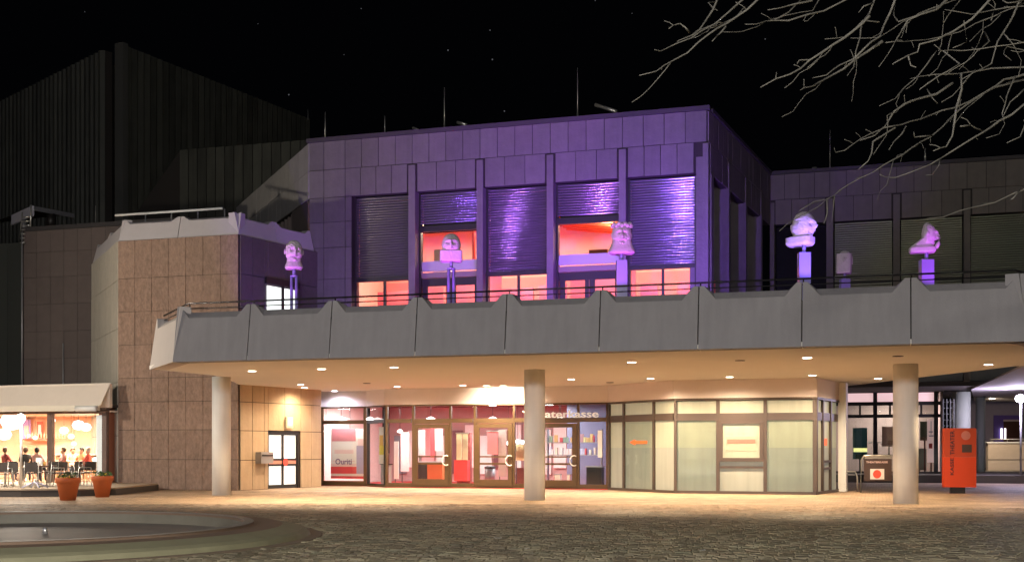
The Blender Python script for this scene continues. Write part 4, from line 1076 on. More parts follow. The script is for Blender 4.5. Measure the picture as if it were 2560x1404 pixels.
# deck
dk_pts = [(-30, 39.6), (-16.2, 39.6), (-14.4, 40.1), (-13.6, 41.2), (-13.55, 46.0), (-15.0, 47.0), (-30, 51.5)]
dk = thing('cafe_deck', 'low stone paved cafe terrace with a dark edge', 'terrace', (-18, 42, 0))
prism('deck_edge', dk_pts, 0.0, DK - 0.05, M_deckside, dk)
prism('deck_top', [(x + (0.0 if x < -29 else -0.0), y - 0.05) for x, y in dk_pts], DK - 0.046, DK, mat('deck_top_stone', (0.38, 0.30, 0.22), 0.7, var=0.2), dk)

# chairs and tables
def make_chair(loc, label):
    t = thing('cafe_chair', label, 'chair', loc, 'chairs on the cafe terrace')
    x, y, z = loc; a, ht = 0.22, 0.45
    bm = bmesh.new(); bm_box(bm, x - a, x + a, y - a, y + a, z + ht, z + ht + 0.03); bm_obj('seat', bm, mat('chair_black', (0.03, 0.022, 0.018), 0.5), t)
    bm = bmesh.new(); bm_box(bm, x - a + .02, x + a - .02, y - a - .02, y - a + .015, z + 0.53, z + 0.86); bm_obj('backrest', bm, MATS['chair_black'], t)
    for sx in (-1, 1):
        tube('leg', [(x + sx * (a + .01), y - a, z + 0.88), (x + sx * (a + .01), y - a - .02, z + .45), (x + sx * (a + .03), y - a - 0.06, z)], 0.014, M_steel, t, 5)
        tube('leg', [(x + sx * (a + .01), y + a - .02, z + 0.66), (x + sx * (a + .02), y + a, z)], 0.014, M_steel, t, 5)
        tube('armrest', [(x + sx * (a + .01), y - a, z + 0.66), (x + sx * (a + .01), y + a - .02, z + 0.66)], 0.014, M_steel, t, 5)
    return t
ch_spec = [(8, 41.3, 0.1, 'dark backed metal chair at the far left edge of the terrace'), (32, 41.8, 0.3, 'dark backed metal chair just left of the lamp pole'), (58, 43.0, 2.6, 'chair behind the table right of the lamp pole'),
           (78, 41.9, 0.4, 'chair tucked under the round table right of the lamp pole'), (142, 42.2, -1.0, 'dark chair turned sideways above the front flower pot'), (128, 43.9, 2.9, 'chair facing the square behind the front flower pot'),
           (170, 43.2, -0.5, 'chair between the two flower pots, nearer the front pot'), (208, 43.0, -0.9, 'dark chair in front of the white curtain'), (222, 44.3, 0.6, 'chair farthest right beside the curtain'),
           (185, 44.6, 2.4, 'chair close to the glass behind the pot gap'), (102, 44.3, 0.2, 'chair close to the glass beside the middle post'), (20, 44.4, 2.8, 'chair close to the glass at far left')]
ch0 = None
for px, Y, rz, lab in ch_spec:
    m = T(Vector((X(px, Y), Y, DK))) @ Matrix.Rotation(rz, 4, 'Z')
    if ch0 is None:
        ch0 = make_chair((0, 0, 0), lab); ch0.matrix_basis = m; first_m = m
    else:
        c = copy_tree(ch0, m); c['label'] = lab
def make_table(loc, label, r=0.42):
    t = thing('cafe_table', label, 'table', loc, 'tables on the cafe terrace')
    x, y, z = loc
    lathe('table_top', [(r, 0.70), (r, 0.74)], loc, mat('table_brown', (0.20, 0.11, 0.07), 0.4), t, 24)
    lathe('pedestal', [(0.03, 0.05), (0.03, 0.70)], loc, M_steel, t, 10)
    for k in range(4):
        tube('foot', [(x, y, z + 0.10), (x + 0.32 * math.cos(k * 1.571 + .4), y + 0.32 * math.sin(k * 1.571 + .4), z + 0.02)], 0.018, M_steel, t, 5)
    return t
make_table((X(95, 42.4), 42.4, DK), 'round brown cafe table carrying the white lantern', 0.62)
make_table((X(180, 44.0), 44.0, DK), 'small round table behind the gap between the flower pots')
make_table((X(12, 42.9), 42.9, DK), 'cafe table at the far left edge of the terrace')
t = thing('table_lantern', 'white cylindrical lantern on the round cafe table', 'lantern', (X(98, 42.4), 42.4, DK + 0.74))
lathe('shade', [(0.11, 0), (0.11, 0.26)], (X(98, 42.4), 42.4, DK + 0.745), mat('lantern_white', (0.85, 0.8, 0.72), 0.5, emit=(1, 0.9, 0.75), es=0.5), t, 16)
lathe('cap', [(0.115, 0), (0.115, 0.02)], (X(98, 42.4), 42.4, DK + 1.006), M_steel, t, 16)
t = thing('parasol_base', 'pale folded parasol foot on the deck edge in front of the table', 'parasol base', (X(88, 40.4), 40.4, DK))
for k in range(4):
    q = k * 1.571 + 0.6
    tube('arm', [(X(88, 40.4), 40.4, DK + 0.22), (X(88, 40.4) + 0.45 * math.cos(q), 40.4 + 0.35 * math.sin(q), DK + 0.03)], 0.025, mat('lilac_grey', (0.5, 0.5, 0.65), 0.4), t, 5)
lathe('socket', [(0.05, 0), (0.05, 0.3)], (X(88, 40.4), 40.4, DK + 0.003), M_steel, t, 10)
lp = thing('terrace_lamp', 'thin pole with a dazzling white globe on the cafe terrace', 'lamp', (X(53, 40.6), 40.6, DK))
tube('pole', [(X(53, 40.6), 40.6, DK), (X(53, 40.6), 40.6, 2.5)], 0.045, M_steel, lp, 10)
lathe('globe', [(0.02, -0.15), (0.11, -0.1), (0.15, 0), (0.11, 0.1), (0.02, 0.15)], (X(52, 40.6), 40.6, 2.62), glow('terrace_globe', (1, 0.93, 0.86), 25), lp, 16)
lamp('terrace_glow', 'POINT', (X(52, 40.6), 40.3, 2.62), 420, (1, 0.85, 0.70), lp, shadow_soft_size=0.2)

# flower pots
def pot(px, Y, h, r, label):
    x = X(px, Y)
    t = thing('flower_pot', label, 'flower pot', (x, Y, 0), 'terracotta flower pots by the cafe')
    lathe('pot', [(r * .62, 0), (r * .90, h * .74), (r * .93, h * .76), (r, h * .78), (r, h * .97), (r * .97, h), (r * .88, h), (r * .86, h * .9), (0.01, h * .9)], (x, Y, 0), M_terra, t, 32)
    bm = bmesh.new(); bm_lathe(bm, [(r * .85, h * .88), (r * .85, h * .93)], n=20); bm_obj('soil', bm, M_soil, t, T(Vector((x, Y, 0.0))))
    for m_, n_, nm in ((M_leaf, 70, 'leaves'), (M_yellow, 26, 'flowers')):
        bm = bmesh.new()
        for k in range(n_):
            a = random.uniform(0, 6.28); d = r * .85 * math.sqrt(random.random()); zz = h * .92 + random.uniform(0.02, 0.20 if nm == 'leaves' else 0.14)
            c = Vector((d * math.cos(a), d * math.sin(a), zz)); s = 0.05 if nm == 'leaves' else 0.03
            u1 = Vector((random.uniform(-1, 1), random.uniform(-1, 1), random.uniform(-1, 1))).normalized() * s
            u2 = Vector((random.uniform(-1, 1), random.uniform(-1, 1), random.uniform(-1, 1))).normalized() * s
            bm.faces.new([bm.verts.new(c + q) for q in (-u1, u2, u1, -u2)])
        o = bm_obj(nm, bm, m_, t, T(Vector((x, Y, 0)))); o['kind'] = 'stuff'
pot(170, 37.1, 0.70, 0.37, 'front terracotta pot with yellow flowers at the deck edge')
pot(256, 39.5, 0.70, 0.345, 'rear terracotta pot beside the stone wall corner')

# seated guests
def person(px, Y, label, rz, top, hairc, skin=(0.55, 0.33, 0.22), s=1.0):
    x = X(px, Y)
    t = thing('person', label, 'person', (x, Y, DK), 'guests seated in the cafe')
    J = {'pel': (0, 0, .52), 'wst': (0, .0, .72), 'chs': (0, .02, .95), 'nck': (0, .03, 1.10), 'hd': (0, .05, 1.20), 'crn': (0, .04, 1.34),
         'sl': (-.17, .02, 1.04), 'el': (-.24, .12, .82), 'hl': (-.12, .34, .80), 'sr': (.17, .02, 1.04), 'er': (.24, .12, .82), 'hr': (.12, .34, .80),
         'kl': (-.12, .42, .52), 'fl': (-.12, .42, .06), 'kr': (.12, .42, .52), 'fr': (.12, .42, .06), 'tl': (-.12, .55, .04), 'tr': (.12, .55, .04)}
    Rr = {'pel': .15, 'wst': .13, 'chs': .15, 'nck': .055, 'hd': .095, 'crn': .075, 'sl': .075, 'el': .05, 'hl': .035, 'sr': .075, 'er': .05, 'hr': .035,
          'kl': .075, 'fl': .045, 'kr': .075, 'fr': .045, 'tl': .03, 'tr': .03}
    Ed = [('pel', 'wst'), ('wst', 'chs'), ('chs', 'nck'), ('nck', 'hd'), ('hd', 'crn'), ('chs', 'sl'), ('sl', 'el'), ('el', 'hl'), ('chs', 'sr'), ('sr', 'er'), ('er', 'hr'),
          ('pel', 'kl'), ('kl', 'fl'), ('fl', 'tl'), ('pel', 'kr'), ('kr', 'fr'), ('fr', 'tr')]
    keys = list(J)
    me = bpy.data.meshes.new('body'); me.from_pydata([J[k] for k in keys], [(keys.index(a), keys.index(b)) for a, b in Ed], [])
    o = bpy.data.objects.new('tmp', me); COL.objects.link(o)
    sk = o.modifiers.new('s', 'SKIN'); ss = o.modifiers.new('u', 'SUBSURF'); ss.levels = 1; ss.render_levels = 1
    for i, k in enumerate(keys):
        me.skin_vertices[0].data[i].radius = (Rr[k] * (1.25 if k in ('chs', 'pel') else 1), Rr[k])
    me.skin_vertices[0].data[0].use_root = True
    dg = bpy.context.evaluated_depsgraph_get()
    nm = bpy.data.meshes.new_from_object(o.evaluated_get(dg)); bpy.data.objects.remove(o)
    nm.materials.clear(); nm.materials.append(mat('skin', skin, 0.6)); nm.materials.append(mat('top_' + label[:12], top, 0.8)); nm.materials.append(mat('trousers', (0.03, 0.035, 0.06), 0.8))
    for p in nm.polygons:
        p.use_smooth = True; z = p.center.z; hand = p.center.y > .27 and z > .72
        p.material_index = 0 if z > 1.11 or hand else (1 if z > .62 else 2)
    M_ = T(Vector((x, Y, DK))) @ Matrix.Rotation(rz, 4, 'Z') @ Matrix.Scale(s, 4)
    b = bpy.data.objects.new('body', nm); COL.objects.link(b); put(b, M_, t)
    bm = bmesh.new(); bmesh.ops.create_uvsphere(bm, u_segments=14, v_segments=10, radius=1)
    for v in list(bm.verts):
        v.co = Vector((v.co.x * .105, v.co.y * .11 + .02, v.co.z * .12 + 1.28))
    bmesh.ops.delete(bm, geom=[v for v in bm.verts if v.co.y > .07 and v.co.z < 1.30], context='VERTS')
    h = bpy.data.objects.new('hair', bpy.data.meshes.new('hair')); bm.to_mesh(h.data); bm.free(); h.data.materials.append(mat('hair_' + hairc[0], hairc[1], 0.7)); COL.objects.link(h); put(h, M_, t)
    for sx in (-1, 1):
        e = lathe('eye', [(0.001, -.009), (.009, 0), (.001, .009)], (0, 0, 0), M_black, t, 8); put(e, M_ @ T(Vector((sx * .035, .138, 1.22))), t)
    n = mesh_obj('nose', [(-.012, .135, 1.19), (.012, .135, 1.19), (0, .16, 1.185), (0, .135, 1.23)], [(0, 1, 2), (0, 2, 3), (2, 1, 3)], MATS['skin'], t, M_)
    # stool under the guest
    st_ = thing('bar_stool', 'dark seat under the ' + ' '.join(label.split()[:10]).rstrip(','), 'seat', (x, Y, DK))
    o = lathe('seat', [(0.17, .36), (0.17, .40)], (x, Y, DK), M_black, st_, 14); lathe('stem', [(0.12, .012), (0.02, .04), (0.02, .36)], (x, Y, DK), M_steel, st_, 10)
hb = ('brown', (0.07, 0.035, 0.02)); hk = ('black', (0.015, 0.012, 0.01)); hg = ('grey', (0.4, 0.38, 0.36))
person(64, 48.7, 'guest in black with back to the square, left of the middle post', 0.3, (0.02, 0.02, 0.02), hb)
person(92, 48.3, 'guest in a pink top seen from behind, next to the guest in black', -0.2, (0.55, 0.28, 0.25), hk)
person(160, 48.4, 'guest in a pale lilac shirt right of the middle post', 2.2, (0.55, 0.5, 0.6), hb)
person(182, 49.5, 'guest in cream behind the lilac shirted guest', 3.6, (0.65, 0.5, 0.35), hb)
person(205, 49.3, 'guest in orange brown among the right hand tables', 2.8, (0.5, 0.2, 0.08), hk)
person(222, 48.6, 'grey haired guest in red nearest the curtain', 1.6, (0.55, 0.10, 0.08), hg)
person(12, 49.0, 'guest in dark red at the left edge of the cafe', -0.6, (0.25, 0.05, 0.05), hb)

# ================================================================= DOWNLIGHTS
DL = [(630, 926, 1, 'downlight nearest the left end of the balcony, front row'), (804, 921, 1, 'second downlight of the front row from the left'), (985, 917, 1, 'third downlight of the front row from the left'),
      (1579, 904, 1, 'front row downlight midway between the middle and right columns'), (2018, 893, 1, 'front row downlight left of the right column'), (2471, 910, 1, 'downlight nearest the right edge of the photo'),
      (752, 960, 1, 'upper one of the close pair of downlights before the side door'), (761, 968, 1, 'lower one of the close pair of downlights before the side door'), (993, 965, 1, 'downlight in front of the first entrance door'),
      (836, 976, 2, 'cool white downlight close to the left entrance window'), (1157, 962, 1, 'downlight left of the bright spot on the header'), (1428, 947, 1, 'downlight just right of the middle column'),
      (1626, 945, 1, 'downlight in front of the orange arrow pane'), (1824, 941, 1, 'downlight in front of the ticket hatch'), (2031, 937, 1, 'downlight by the right corner of the cream bay'), (2195, 945, 1, 'downlight beside the right column in the back row'),
      (1216, 963, 3, 'left one of two lamps washing the header left of the middle column'), (1258, 963, 3, 'right one of two lamps washing the header left of the middle column'),
      (1850, 900, 0, 'unlit downlight in the front row between two lit ones'), (2245, 889, 0, 'unlit downlight over the right column'), (917, 957, 0, 'unlit downlight near the left entrance window'), (1525, 955, 0, 'unlit downlight right of the ticket lettering')]
WARM = (1.0, 0.735, 0.465)
for px, py, kind, lab in DL:
    x, y = Pz(px, py, SOF)
    t = thing('downlight', lab, 'ceiling light', (x, y, SOF), 'round downlights in the balcony soffit')
    lathe('trim_ring', [(0.10, 0.0), (0.14, -0.014), (0.14, 0.0)], (x, y, SOF - 0.002), M_white if kind else M_black, t, 20)
    g = {0: M_black, 1: glow('downlight_glow', (1, 0.88, 0.72), 30), 2: glow('downlight_cool', (0.85, 0.85, 1), 30), 3: glow('downlight_wash', (1, 0.85, 0.6), 20)}[kind]
    lathe('lens', [(0.12, -0.012), (0.12, -0.004)], (x, y, SOF - 0.003), g, t, 20)
    if kind == 1:
        lamp('downlight_beam', 'SPOT', (x, y, SOF - 0.05), {752: 650, 761: 650, 2471: 900, 2195: 900, 2031: 1300, 993: 1050, 630: 1350, 804: 1300, 985: 1400}.get(px, 1620), WARM, t, aim=(x, y, 0), spot_size=R(124 if py < 930 else 162), spot_blend=0.45 if py < 930 else 0.9, shadow_soft_size=0.10)
    elif kind == 2:
        lamp('downlight_beam', 'SPOT', (x, y, SOF - 0.05), 190, (0.8, 0.8, 1.0), t, aim=(x, y, 0), spot_size=R(160), spot_blend=0.5, shadow_soft_size=0.10)
    elif kind == 3:
        lamp('downlight_beam', 'SPOT', (x, y, SOF - 0.05), 700, (1, 0.82, 0.56), t, aim=(x + 0.2, y + 0.8, 3.3), spot_size=R(120), spot_blend=1.0, shadow_soft_size=0.06)

# ================================================================= SCULPTURES (heads on posts)
TF = SOF + 0.55
def sculpt(px, py, hpx, Y, face, style, label, post):
    x = X(px, Y); zc = EYE + (HY - py) / FX * Y; H = hpx / FX * Y
    t = thing('head_sculpture', label, 'sculpture', (x, Y, TF), 'giant heads on posts along the balcony')
    bm = bmesh.new(); bmesh.ops.create_uvsphere(bm, u_segments=30, v_segments=26, radius=1)
    for v in bm.verts:
        p = v.co.copy()
        f = max(0, -p.y)                              # face looks towards -y
        q = Vector((p.x * 0.36, p.y * 0.40, p.z * 0.50))
        if p.z < -0.25: q.x *= 1 - 0.25 * (-p.z - 0.25); q.y *= 1 - 0.12 * (-p.z)      # jaw
        if f > 0.2:
            q.y *= 0.93
            q.y -= 0.15 * math.exp(-((p.x / .13) ** 2)) * math.exp(-(((p.z + 0.02) / .26) ** 2))         # nose
            q.y -= 0.08 * math.exp(-(((p.z - .30) / .08) ** 2)) * math.exp(-((p.x / .55) ** 2))           # brow
            q.y += 0.13 * (math.exp(-(((p.x - .30) / .16) ** 2)) + math.exp(-(((p.x + .30) / .16) ** 2))) * math.exp(-(((p.z - .12) / .12) ** 2))
            q.y -= 0.07 * math.exp(-(((p.z + .36) / .06) ** 2)) * math.exp(-((p.x / .25) ** 2))
            q.y += 0.12 * math.exp(-(((p.z + .44) / .045) ** 2)) * math.exp(-((p.x / .28) ** 2))          # mouth
            q.y -= 0.08 * math.exp(-(((p.z + .72) / .14) ** 2)) * math.exp(-((p.x / .3) ** 2))            # chin
        if p.z > 0.38 and style in (0, 2, 4): q.x *= 1.06; q.y *= 1.07                                                      # hair cap
        q.x *= {0: .98, 1: 1.12, 2: 1.08, 3: 1.0, 4: 1.12, 5: .85}[style]
        if style == 4: q.y *= 1.08; q.z *= 1.12
        if style == 5 and p.y > 0.1: q.y *= 0.45
        if style == 3: q.y = max(q.y, -0.42); q.z *= 1.1
        if p.y > 0.0 and style == 4 and p.z < 0.2: q.y *= 1.2                                                # hair at the nape
        v.co = q + Vector((random.uniform(-1, 1), random.uniform(-1, 1), random.uniform(-1, 1))) * 0.009
    R_ = Matrix.Rotation(face, 4, 'Z')
    hz = zc + 0.10 * H
    Ms = T(Vector((x, Y, hz))) @ R_ @ Matrix.Scale(H * 0.84, 4)
    bm_obj('head', bm, M_plastic, t, Ms, smooth=False)
    for sx in (-1, 1):                                 # ears
        bm = bmesh.new(); bmesh.ops.create_uvsphere(bm, u_segments=10, v_segments=8, radius=1)
        for v in bm.verts: v.co = Vector((v.co.x * .04 + sx * .37, v.co.y * .08 + .02, v.co.z * .12 + .02))
        bm_obj('ear', bm, M_plastic, t, Ms, smooth=True)
    # collar / base block under the head
    bm = bmesh.new()
    cw, cd, off, e, rows = {
        0: (.31, .28, 0.04, .8, [(.95, -.05), (.92, -.25), (.95, -.40), (1.12, -.52), (1.22, -.62), (1.0, -.70)]),
        1: (.48, .30, 0.0, .28, [(.80, -.20), (1.0, -.26), (1.0, -.64), (.93, -.70)]),
        2: (.44, .34, 0.04, .6, [(.80, .0), (.82, -.20), (.98, -.40), (1.15, -.56), (1.20, -.66), (.95, -.72)]),
        3: (.34, .40, 0.05, .45, [(.98, .35), (1.0, .0), (1.0, -.60), (.92, -.70)]),
        4: (.36, .52, 0.16, .55, [(.80, .05), (.84, -.15), (.88, -.34), (1.0, -.40), (1.0, -.60), (.85, -.70)]),
        5: (.27, .52, 0.16, .5, [(.60, -.15), (.78, -.40), (1.0, -.50), (1.0, -.63), (.9, -.70)])}[style]
    n = 20; rings = []
    for k, z in rows:
        ring = []
        ko = off if z < -.38 else off * .5
        kd = k if (style not in (4, 5) or z < -.38) else k * .55
        for i in range(n):
            a = 2 * math.pi * i / n; c, s_ = math.cos(a), math.sin(a)
            ring.append(bm.verts.new((cw * k * math.copysign(abs(c) ** e, c), cd * kd * math.copysign(abs(s_) ** e, s_) + ko, z)))
        rings.append(ring)
    for r0, r1 in zip(rings, rings[1:]):
        for i in range(n): bm.faces.new((r0[i], r0[(i + 1) % n], r1[(i + 1) % n], r1[i]))
    bm.faces.new(rings[0]); bm.faces.new(rings[-1][::-1])
    bm_obj('collar', bm, M_plastic, t, Ms, smooth=False)
    if style == 2:                                     # wreath of curls
        for k in range(9):
            a = R(200 + k * 17.5)
            bm = bmesh.new(); bmesh.ops.create_uvsphere(bm, u_segments=10, v_segments=8, radius=0.09)
            bm_obj('curl', bm, M_plastic, t, Ms @ T(Vector((.38 * math.cos(a), .38 * math.sin(a), .36 + .05 * (k % 2)))), smooth=True)
    if style == 5:                                     # pipe-like beard strand in front of the chin
        bm = bmesh.new(); bm_tube(bm, [(0, -.40, -.02), (0, -.50, -.12), (0, -.46, -.34), (0, -.36, -.52)], [.05, .07, .08, .08], 8)
        bm_obj('beard_strand', bm, M_plastic, t, Ms, smooth=True)
    zb = hz - 0.69 * H * 0.84
    tube('neck_rod', [(x, Y, zb - 0.22), (x, Y, zb + 0.02)], 0.05, M_acryl, t, 10)
    wpost = post / 2
    if post <= 0.3 :
        for sx in (-1, 1): tube('post', [(x + sx * wpost * .7, Y, TF), (x + sx * wpost * .7, Y, zb - 0.2)], 0.05, M_acryl, t, 8)
        lathe('post_cap', [(wpost * 1.1, -.03), (wpost * 1.1, .0)], (x, Y, zb - 0.2), M_acryl, t, 12)
    else:
        bm = bmesh.new(); bm_box(bm, x - wpost, x + wpost, Y - .13, Y + .13, TF, zb - 0.2); bm_obj('post', bm, M_acryl, t, Matrix.Identity(4))
    return (x, Y, zc)
heads = [sculpt(735, 638, 72, 37.5, R(18), 0, 'violet lit bearded head on twin tubes, leftmost on the balcony', 0.22),
         sculpt(1128, 620, 70, 36.0, R(4), 1, 'round bald head with a square collar, second from the left on the balcony', 0.22),
         sculpt(1554, 597, 76, 34.0, R(-2), 2, 'bright pink head with curled wreath and broad collar at the pier', 0.301),
         sculpt(2010, 575, 80, 32.0, R(48), 4, 'blue white capped head looking right with a large base slab', 0.301),
         sculpt(2112, 657, 55, 42.0, R(70), 3, 'small dim mauve head in profile low behind the rail', 0.32),
         sculpt(2316, 596, 74, 33.0, R(80), 5, 'pink profile head with a strand at its chin, rightmost on the balcony', 0.34)]

# violet floodlights standing on the terrace
VIO = (0.27, 0.09, 1.0); PNK = (0.62, 0.09, 0.95); BLU = (0.34, 0.17, 1.0)
def flood(px, Y, aim, power, col, label, size=70, z=TF + 0.12):
    x = X(px, Y)
    t = thing('floodlight', label, 'floodlight', (x, Y, TF), 'violet floodlights on the balcony floor')
    d = (Vector(aim) - Vector((x, Y, z + .1))).normalized(); q = d.to_track_quat('-Z', 'Y').to_matrix().to_4x4()
    bm = bmesh.new(); bm_box(bm, -.14, .14, -.10, .10, 0.0, .12); bm_obj('housing', bm, M_black, t, T(Vector((x, Y, z))) @ q)
    bm = bmesh.new(); bm_box(bm, -.12, .12, -.08, .08, -.012, -.002); bm_obj('lens', bm, glow('flood_%.1f' % col[0], col, 30), t, T(Vector((x, Y, z))) @ q)
    tube('bracket', [(x - .1, Y, TF), (x, Y, z + .05), (x + .1, Y, TF)], 0.015, M_black, t, 5)
    lamp('flood_beam', 'SPOT', Vector((x, Y, z)) + d * 0.03, power, col, t, aim=aim, spot_size=R(size), spot_blend=0.35, shadow_soft_size=0.08)
fl = [(700, 41.0, (-6.5, 49.5, 11.0), 1500, VIO, 'violet floodlight on the terrace near the lit low window', 75),
      (960, 42.0, (-3.6, 48.6, 11.5), 1100, (0.42, 0.12, 0.9), 'violet floodlight below the first blind', 80),
      (1250, 41.0, (0.2, 47.5, 12.0), 1500, (0.44, 0.12, 0.95), 'violet floodlight below the middle blind', 80),
      (1500, 39.0, (3.4, 46.4, 11.5), 1900, VIO, 'violet floodlight left of the wreathed head', 75),
      (1720, 37.5, (6.0, 45.5, 11.5), 2100, VIO, 'violet floodlight near the corner of the foyer storey', 75),
      (1960, 38.5, (9.0, 49.5, 11.0), 550, (0.45, 0.18, 1.0), 'violet floodlight facing the receding flank', 60)]
for px, Y, aim, pw, c, lab, sz in fl: flood(px, Y, aim, pw * {700: .8, 960: 1.3, 1250: 2.1, 1500: 2.5, 1720: 2.3, 1960: .45}[px], c, lab, sz)
for (x, Y, zc), c, pw, lab, off in zip(heads, [PNK, PNK, PNK, BLU, PNK, PNK], [100, 170, 120, 230, 16, 90],
                             ['pink spot under the leftmost head', 'pink spot under the round bald head', 'pink spot under the wreathed head', 'blue spot under the capped head', 'pink spot under the small mauve head', 'pink spot under the rightmost head'],
                             [-0.7, -0.8, -0.2, 0.2, 0.9, 0.6]):
    Ys = Y - 2.6
    flood(CX + (x + off) / Ys * FX, Ys, (x, Y, zc), pw * 10, c, lab, 34)

# ================================================================= RIGHT: SHOP WINDOW, SIGN, STANDS
shop = thing('shop_window', 'dark framed glass shop window with pink lit interior on the right', 'glass front', (*Fxy(FW, 0, 4), 0.36))
s0 = (X(2090, 60.5), 60.5); FQ = frame(s0, (s0[0] + U.x, s0[1] + U.y)); q = lambda px: hit(FQ, px)
LQ = q(2352)
for px in (2112, 2188, 2262, 2340): fbox(FQ, q(px) - 0.1, q(px) + 0.1, -0.08, 0.1, 0.36, 4.45, 'mullion', M_black, shop)
for z0, z1 in ((4.36, 4.5), (3.74, 3.92), (3.13, 3.29), (0.362, 0.46)): fbox(FQ, 0, LQ, -0.05, 0.08, z0, z1, 'transom', M_black, shop)
for a, b in ((2150, 2150), (2225, 2225), (2303, 2303)): fbox(FQ, q(a) - .05, q(a) + .05, -0.04, 0.08, 3.29, 3.74, 'glazing_bar', M_black, shop)
for a, b in ((2090, 2112), (2112, 2188), (2188, 2262), (2262, 2340)):
    a_, b_ = max(0, q(a) + 0.1), q(b) - 0.1
    if b_ <= a_: continue
    fbox(FQ, a_, b_, 0.02, 0.03, 3.92, 4.36, 'top_light', mat('pink_lit_glass', (0.8, 0.6, 0.6), 0.4, emit=(1, 0.66, 0.66), es=0.75), shop)
    pane(FQ, a_, b_, 3.29, 3.74, M_glass, shop, 0.02); pane(FQ, a_, b_, 0.46, 3.13, M_glass, shop, 0.02)
fbox(FQ, -1, LQ, 4.0, 4.1, 0.36, 4.39, 'back_wall', mat('shop_wall', (0.42, 0.36, 0.33), 0.7), shop)
fbox(FQ, LQ - .02, LQ + .1, 0.1, 4.1, 0.36, 4.39, 'side_wall', M_pink, shop); fbox(FQ, -1.0, -0.9, 0.1, 4.1, 0.36, 4.39, 'side_wall', M_pink, shop)
v = FQ @ Vector((2.6, 2.0, 4.2)); lamp('shop_lamp', 'AREA', v, 260, (1, 0.82, 0.74), shop, aim=(v.x, v.y, 0), size=2.0)
for (px, d, z) in ((2228, 2.0, 4.0), (2318, 0.6, 4.1), (2150, 2.2, 4.0)):
    s = hit(FQ, px, d); vv = FQ @ Vector((s, d, z)); lathe('ceiling_lamp', [(0.16, 0), (0.16, 0.1)], vv, glow('shop_glow', (1, 0.95, 0.9), 12), shop, 12)
def sbox(name, a, b, d, z0, z1, m, lab, cat, extra=None):
    x0, x1 = hit(FQ, a, d), hit(FQ, b, d)
    t = thing(name, lab, cat, (*Fxy(FQ, x0, d), 0.36))
    fbox(FQ, x0, x1, d, d + 0.06, z0, z1, 'board', m, t)
    fbox(FQ, (x0 + x1) / 2 - .04, (x0 + x1) / 2 + .04, d + .07, d + .12, 0.36, z1 - .05, 'stand', M_black, t)
    if extra:
        for (p, r, zz0, zz1, mm) in extra: fbox(FQ, x0 + (x1 - x0) * p, x0 + (x1 - x0) * r, d - 0.01, d - .001, zz0, zz1, 'print', mm, t)
M_teal = mat('teal_screen', (0.05, 0.16, 0.15), 0.3)
sbox('display_screen', 2132, 2168, 1.2, 1.05, 2.65, M_teal, 'teal screen with a yellow light bar in the shop window', 'screen', [(0.05, 1.0, 1.42, 1.62, glow('yellow_bar', (1, 0.95, 0.35), 1.2)), (0.2, 0.8, 1.08, 1.3, M_leaf)])
sbox('notice_board', 2205, 2240, 1.0, 1.7, 2.7, mat('tan_board', (0.35, 0.22, 0.14), 0.6), 'tan board behind the shop glass left of the thick column', 'panel', [(0.4, 1, 1.3 + .5, 1.5 + .5, M_brownwood)])
sbox('display_screen', 2300, 2324, 1.0, 2.0, 2.95, mat('dark_screen', (0.05, 0.07, 0.05), 0.2), 'dark green screen behind the shop glass right of the thick column', 'screen')
sbox('display_poster', 2318, 2338, 0.5, 0.9, 3.05, mat('rose_lit', (0.85, 0.6, 0.58), 0.5, emit=(1, 0.7, 0.68), es=0.35), 'tall pale pink poster at the right end of the shop window', 'poster',
     [(0.2, 0.8, 2.2, 2.25, M_ptext), (0.2, 0.7, 2.4, 2.45, M_ptext), (0.45, 0.52, 2.3, 2.95, M_ptext), (0.2, 0.65, 1.6, 1.85, M_pred)])
sbox('shop_shelf', 2170, 2215, 1.6, 1.86, 1.93, M_white, 'white shelf board in the shop window', 'shelf')
sbox('shop_display', 2280, 2316, 1.4, 0.5, 1.6, mat('teal_low', (0.12, 0.22, 0.2), 0.5), 'low teal display behind the thick column', 'display')
# red sign stele
rs = thing('sign_stele', 'tall orange red sign box with dark vertical lettering on a small black foot', 'sign', (X(2397, 42.9), 42.9, 0))
FR = frame((X(2357, 42.9), 42.9), (X(2435, 42.9), 42.75)); wS = (2435 - 2357) / FX * 42.9
M_sign = mat('sign_red', (0.62, 0.055, 0.015), 0.35, var=0.05, emit=(1, 0.10, 0.02), es=0.13)
fbox(FR, 0, wS, -0.14, 0.14, 0.22, 1.30, 'lower_box', M_sign, rs); fbox(FR, 0.005, wS + .002, -0.14, 0.14, 1.306, 2.32, 'upper_box', mat('sign_red_upper', (0.50, 0.06, 0.02), 0.35, var=0.05, emit=(1, 0.12, 0.03), es=0.08), rs)
fbox(FR, 0.25, 0.75, -0.1, 0.1, 0, 0.22, 'foot', M_black, rs)
fbox(FR, wS * .56, wS * .86, -0.152, -0.141, 1.46, 1.74, 'display', mat('sign_grey', (0.10, 0.06, 0.05), 0.4), rs)
text_obj('lettering', 'THEATER BIELEFELD'[:0] + 'THEATER', 0.20, mat('sign_ink', (0.05, 0.02, 0.03), 0.5), FR @ T(Vector((wS * .27, -0.145, 1.80))) @ Matrix.Rotation(R(90), 4, 'X') @ Matrix.Rotation(R(90), 4, 'Z'), rs, 0.003, width=0.86)
text_obj('lettering', 'KASSE', 0.16, MATS['sign_ink'], FR @ T(Vector((wS * .26, -0.145, 0.95))) @ Matrix.Rotation(R(90), 4, 'X') @ Matrix.Rotation(R(90), 4, 'Z'), rs, 0.003, width=0.6)
bm = bmesh.new(); bm_lathe(bm, [(0.16, -.004), (0.16, .004)], n=24)
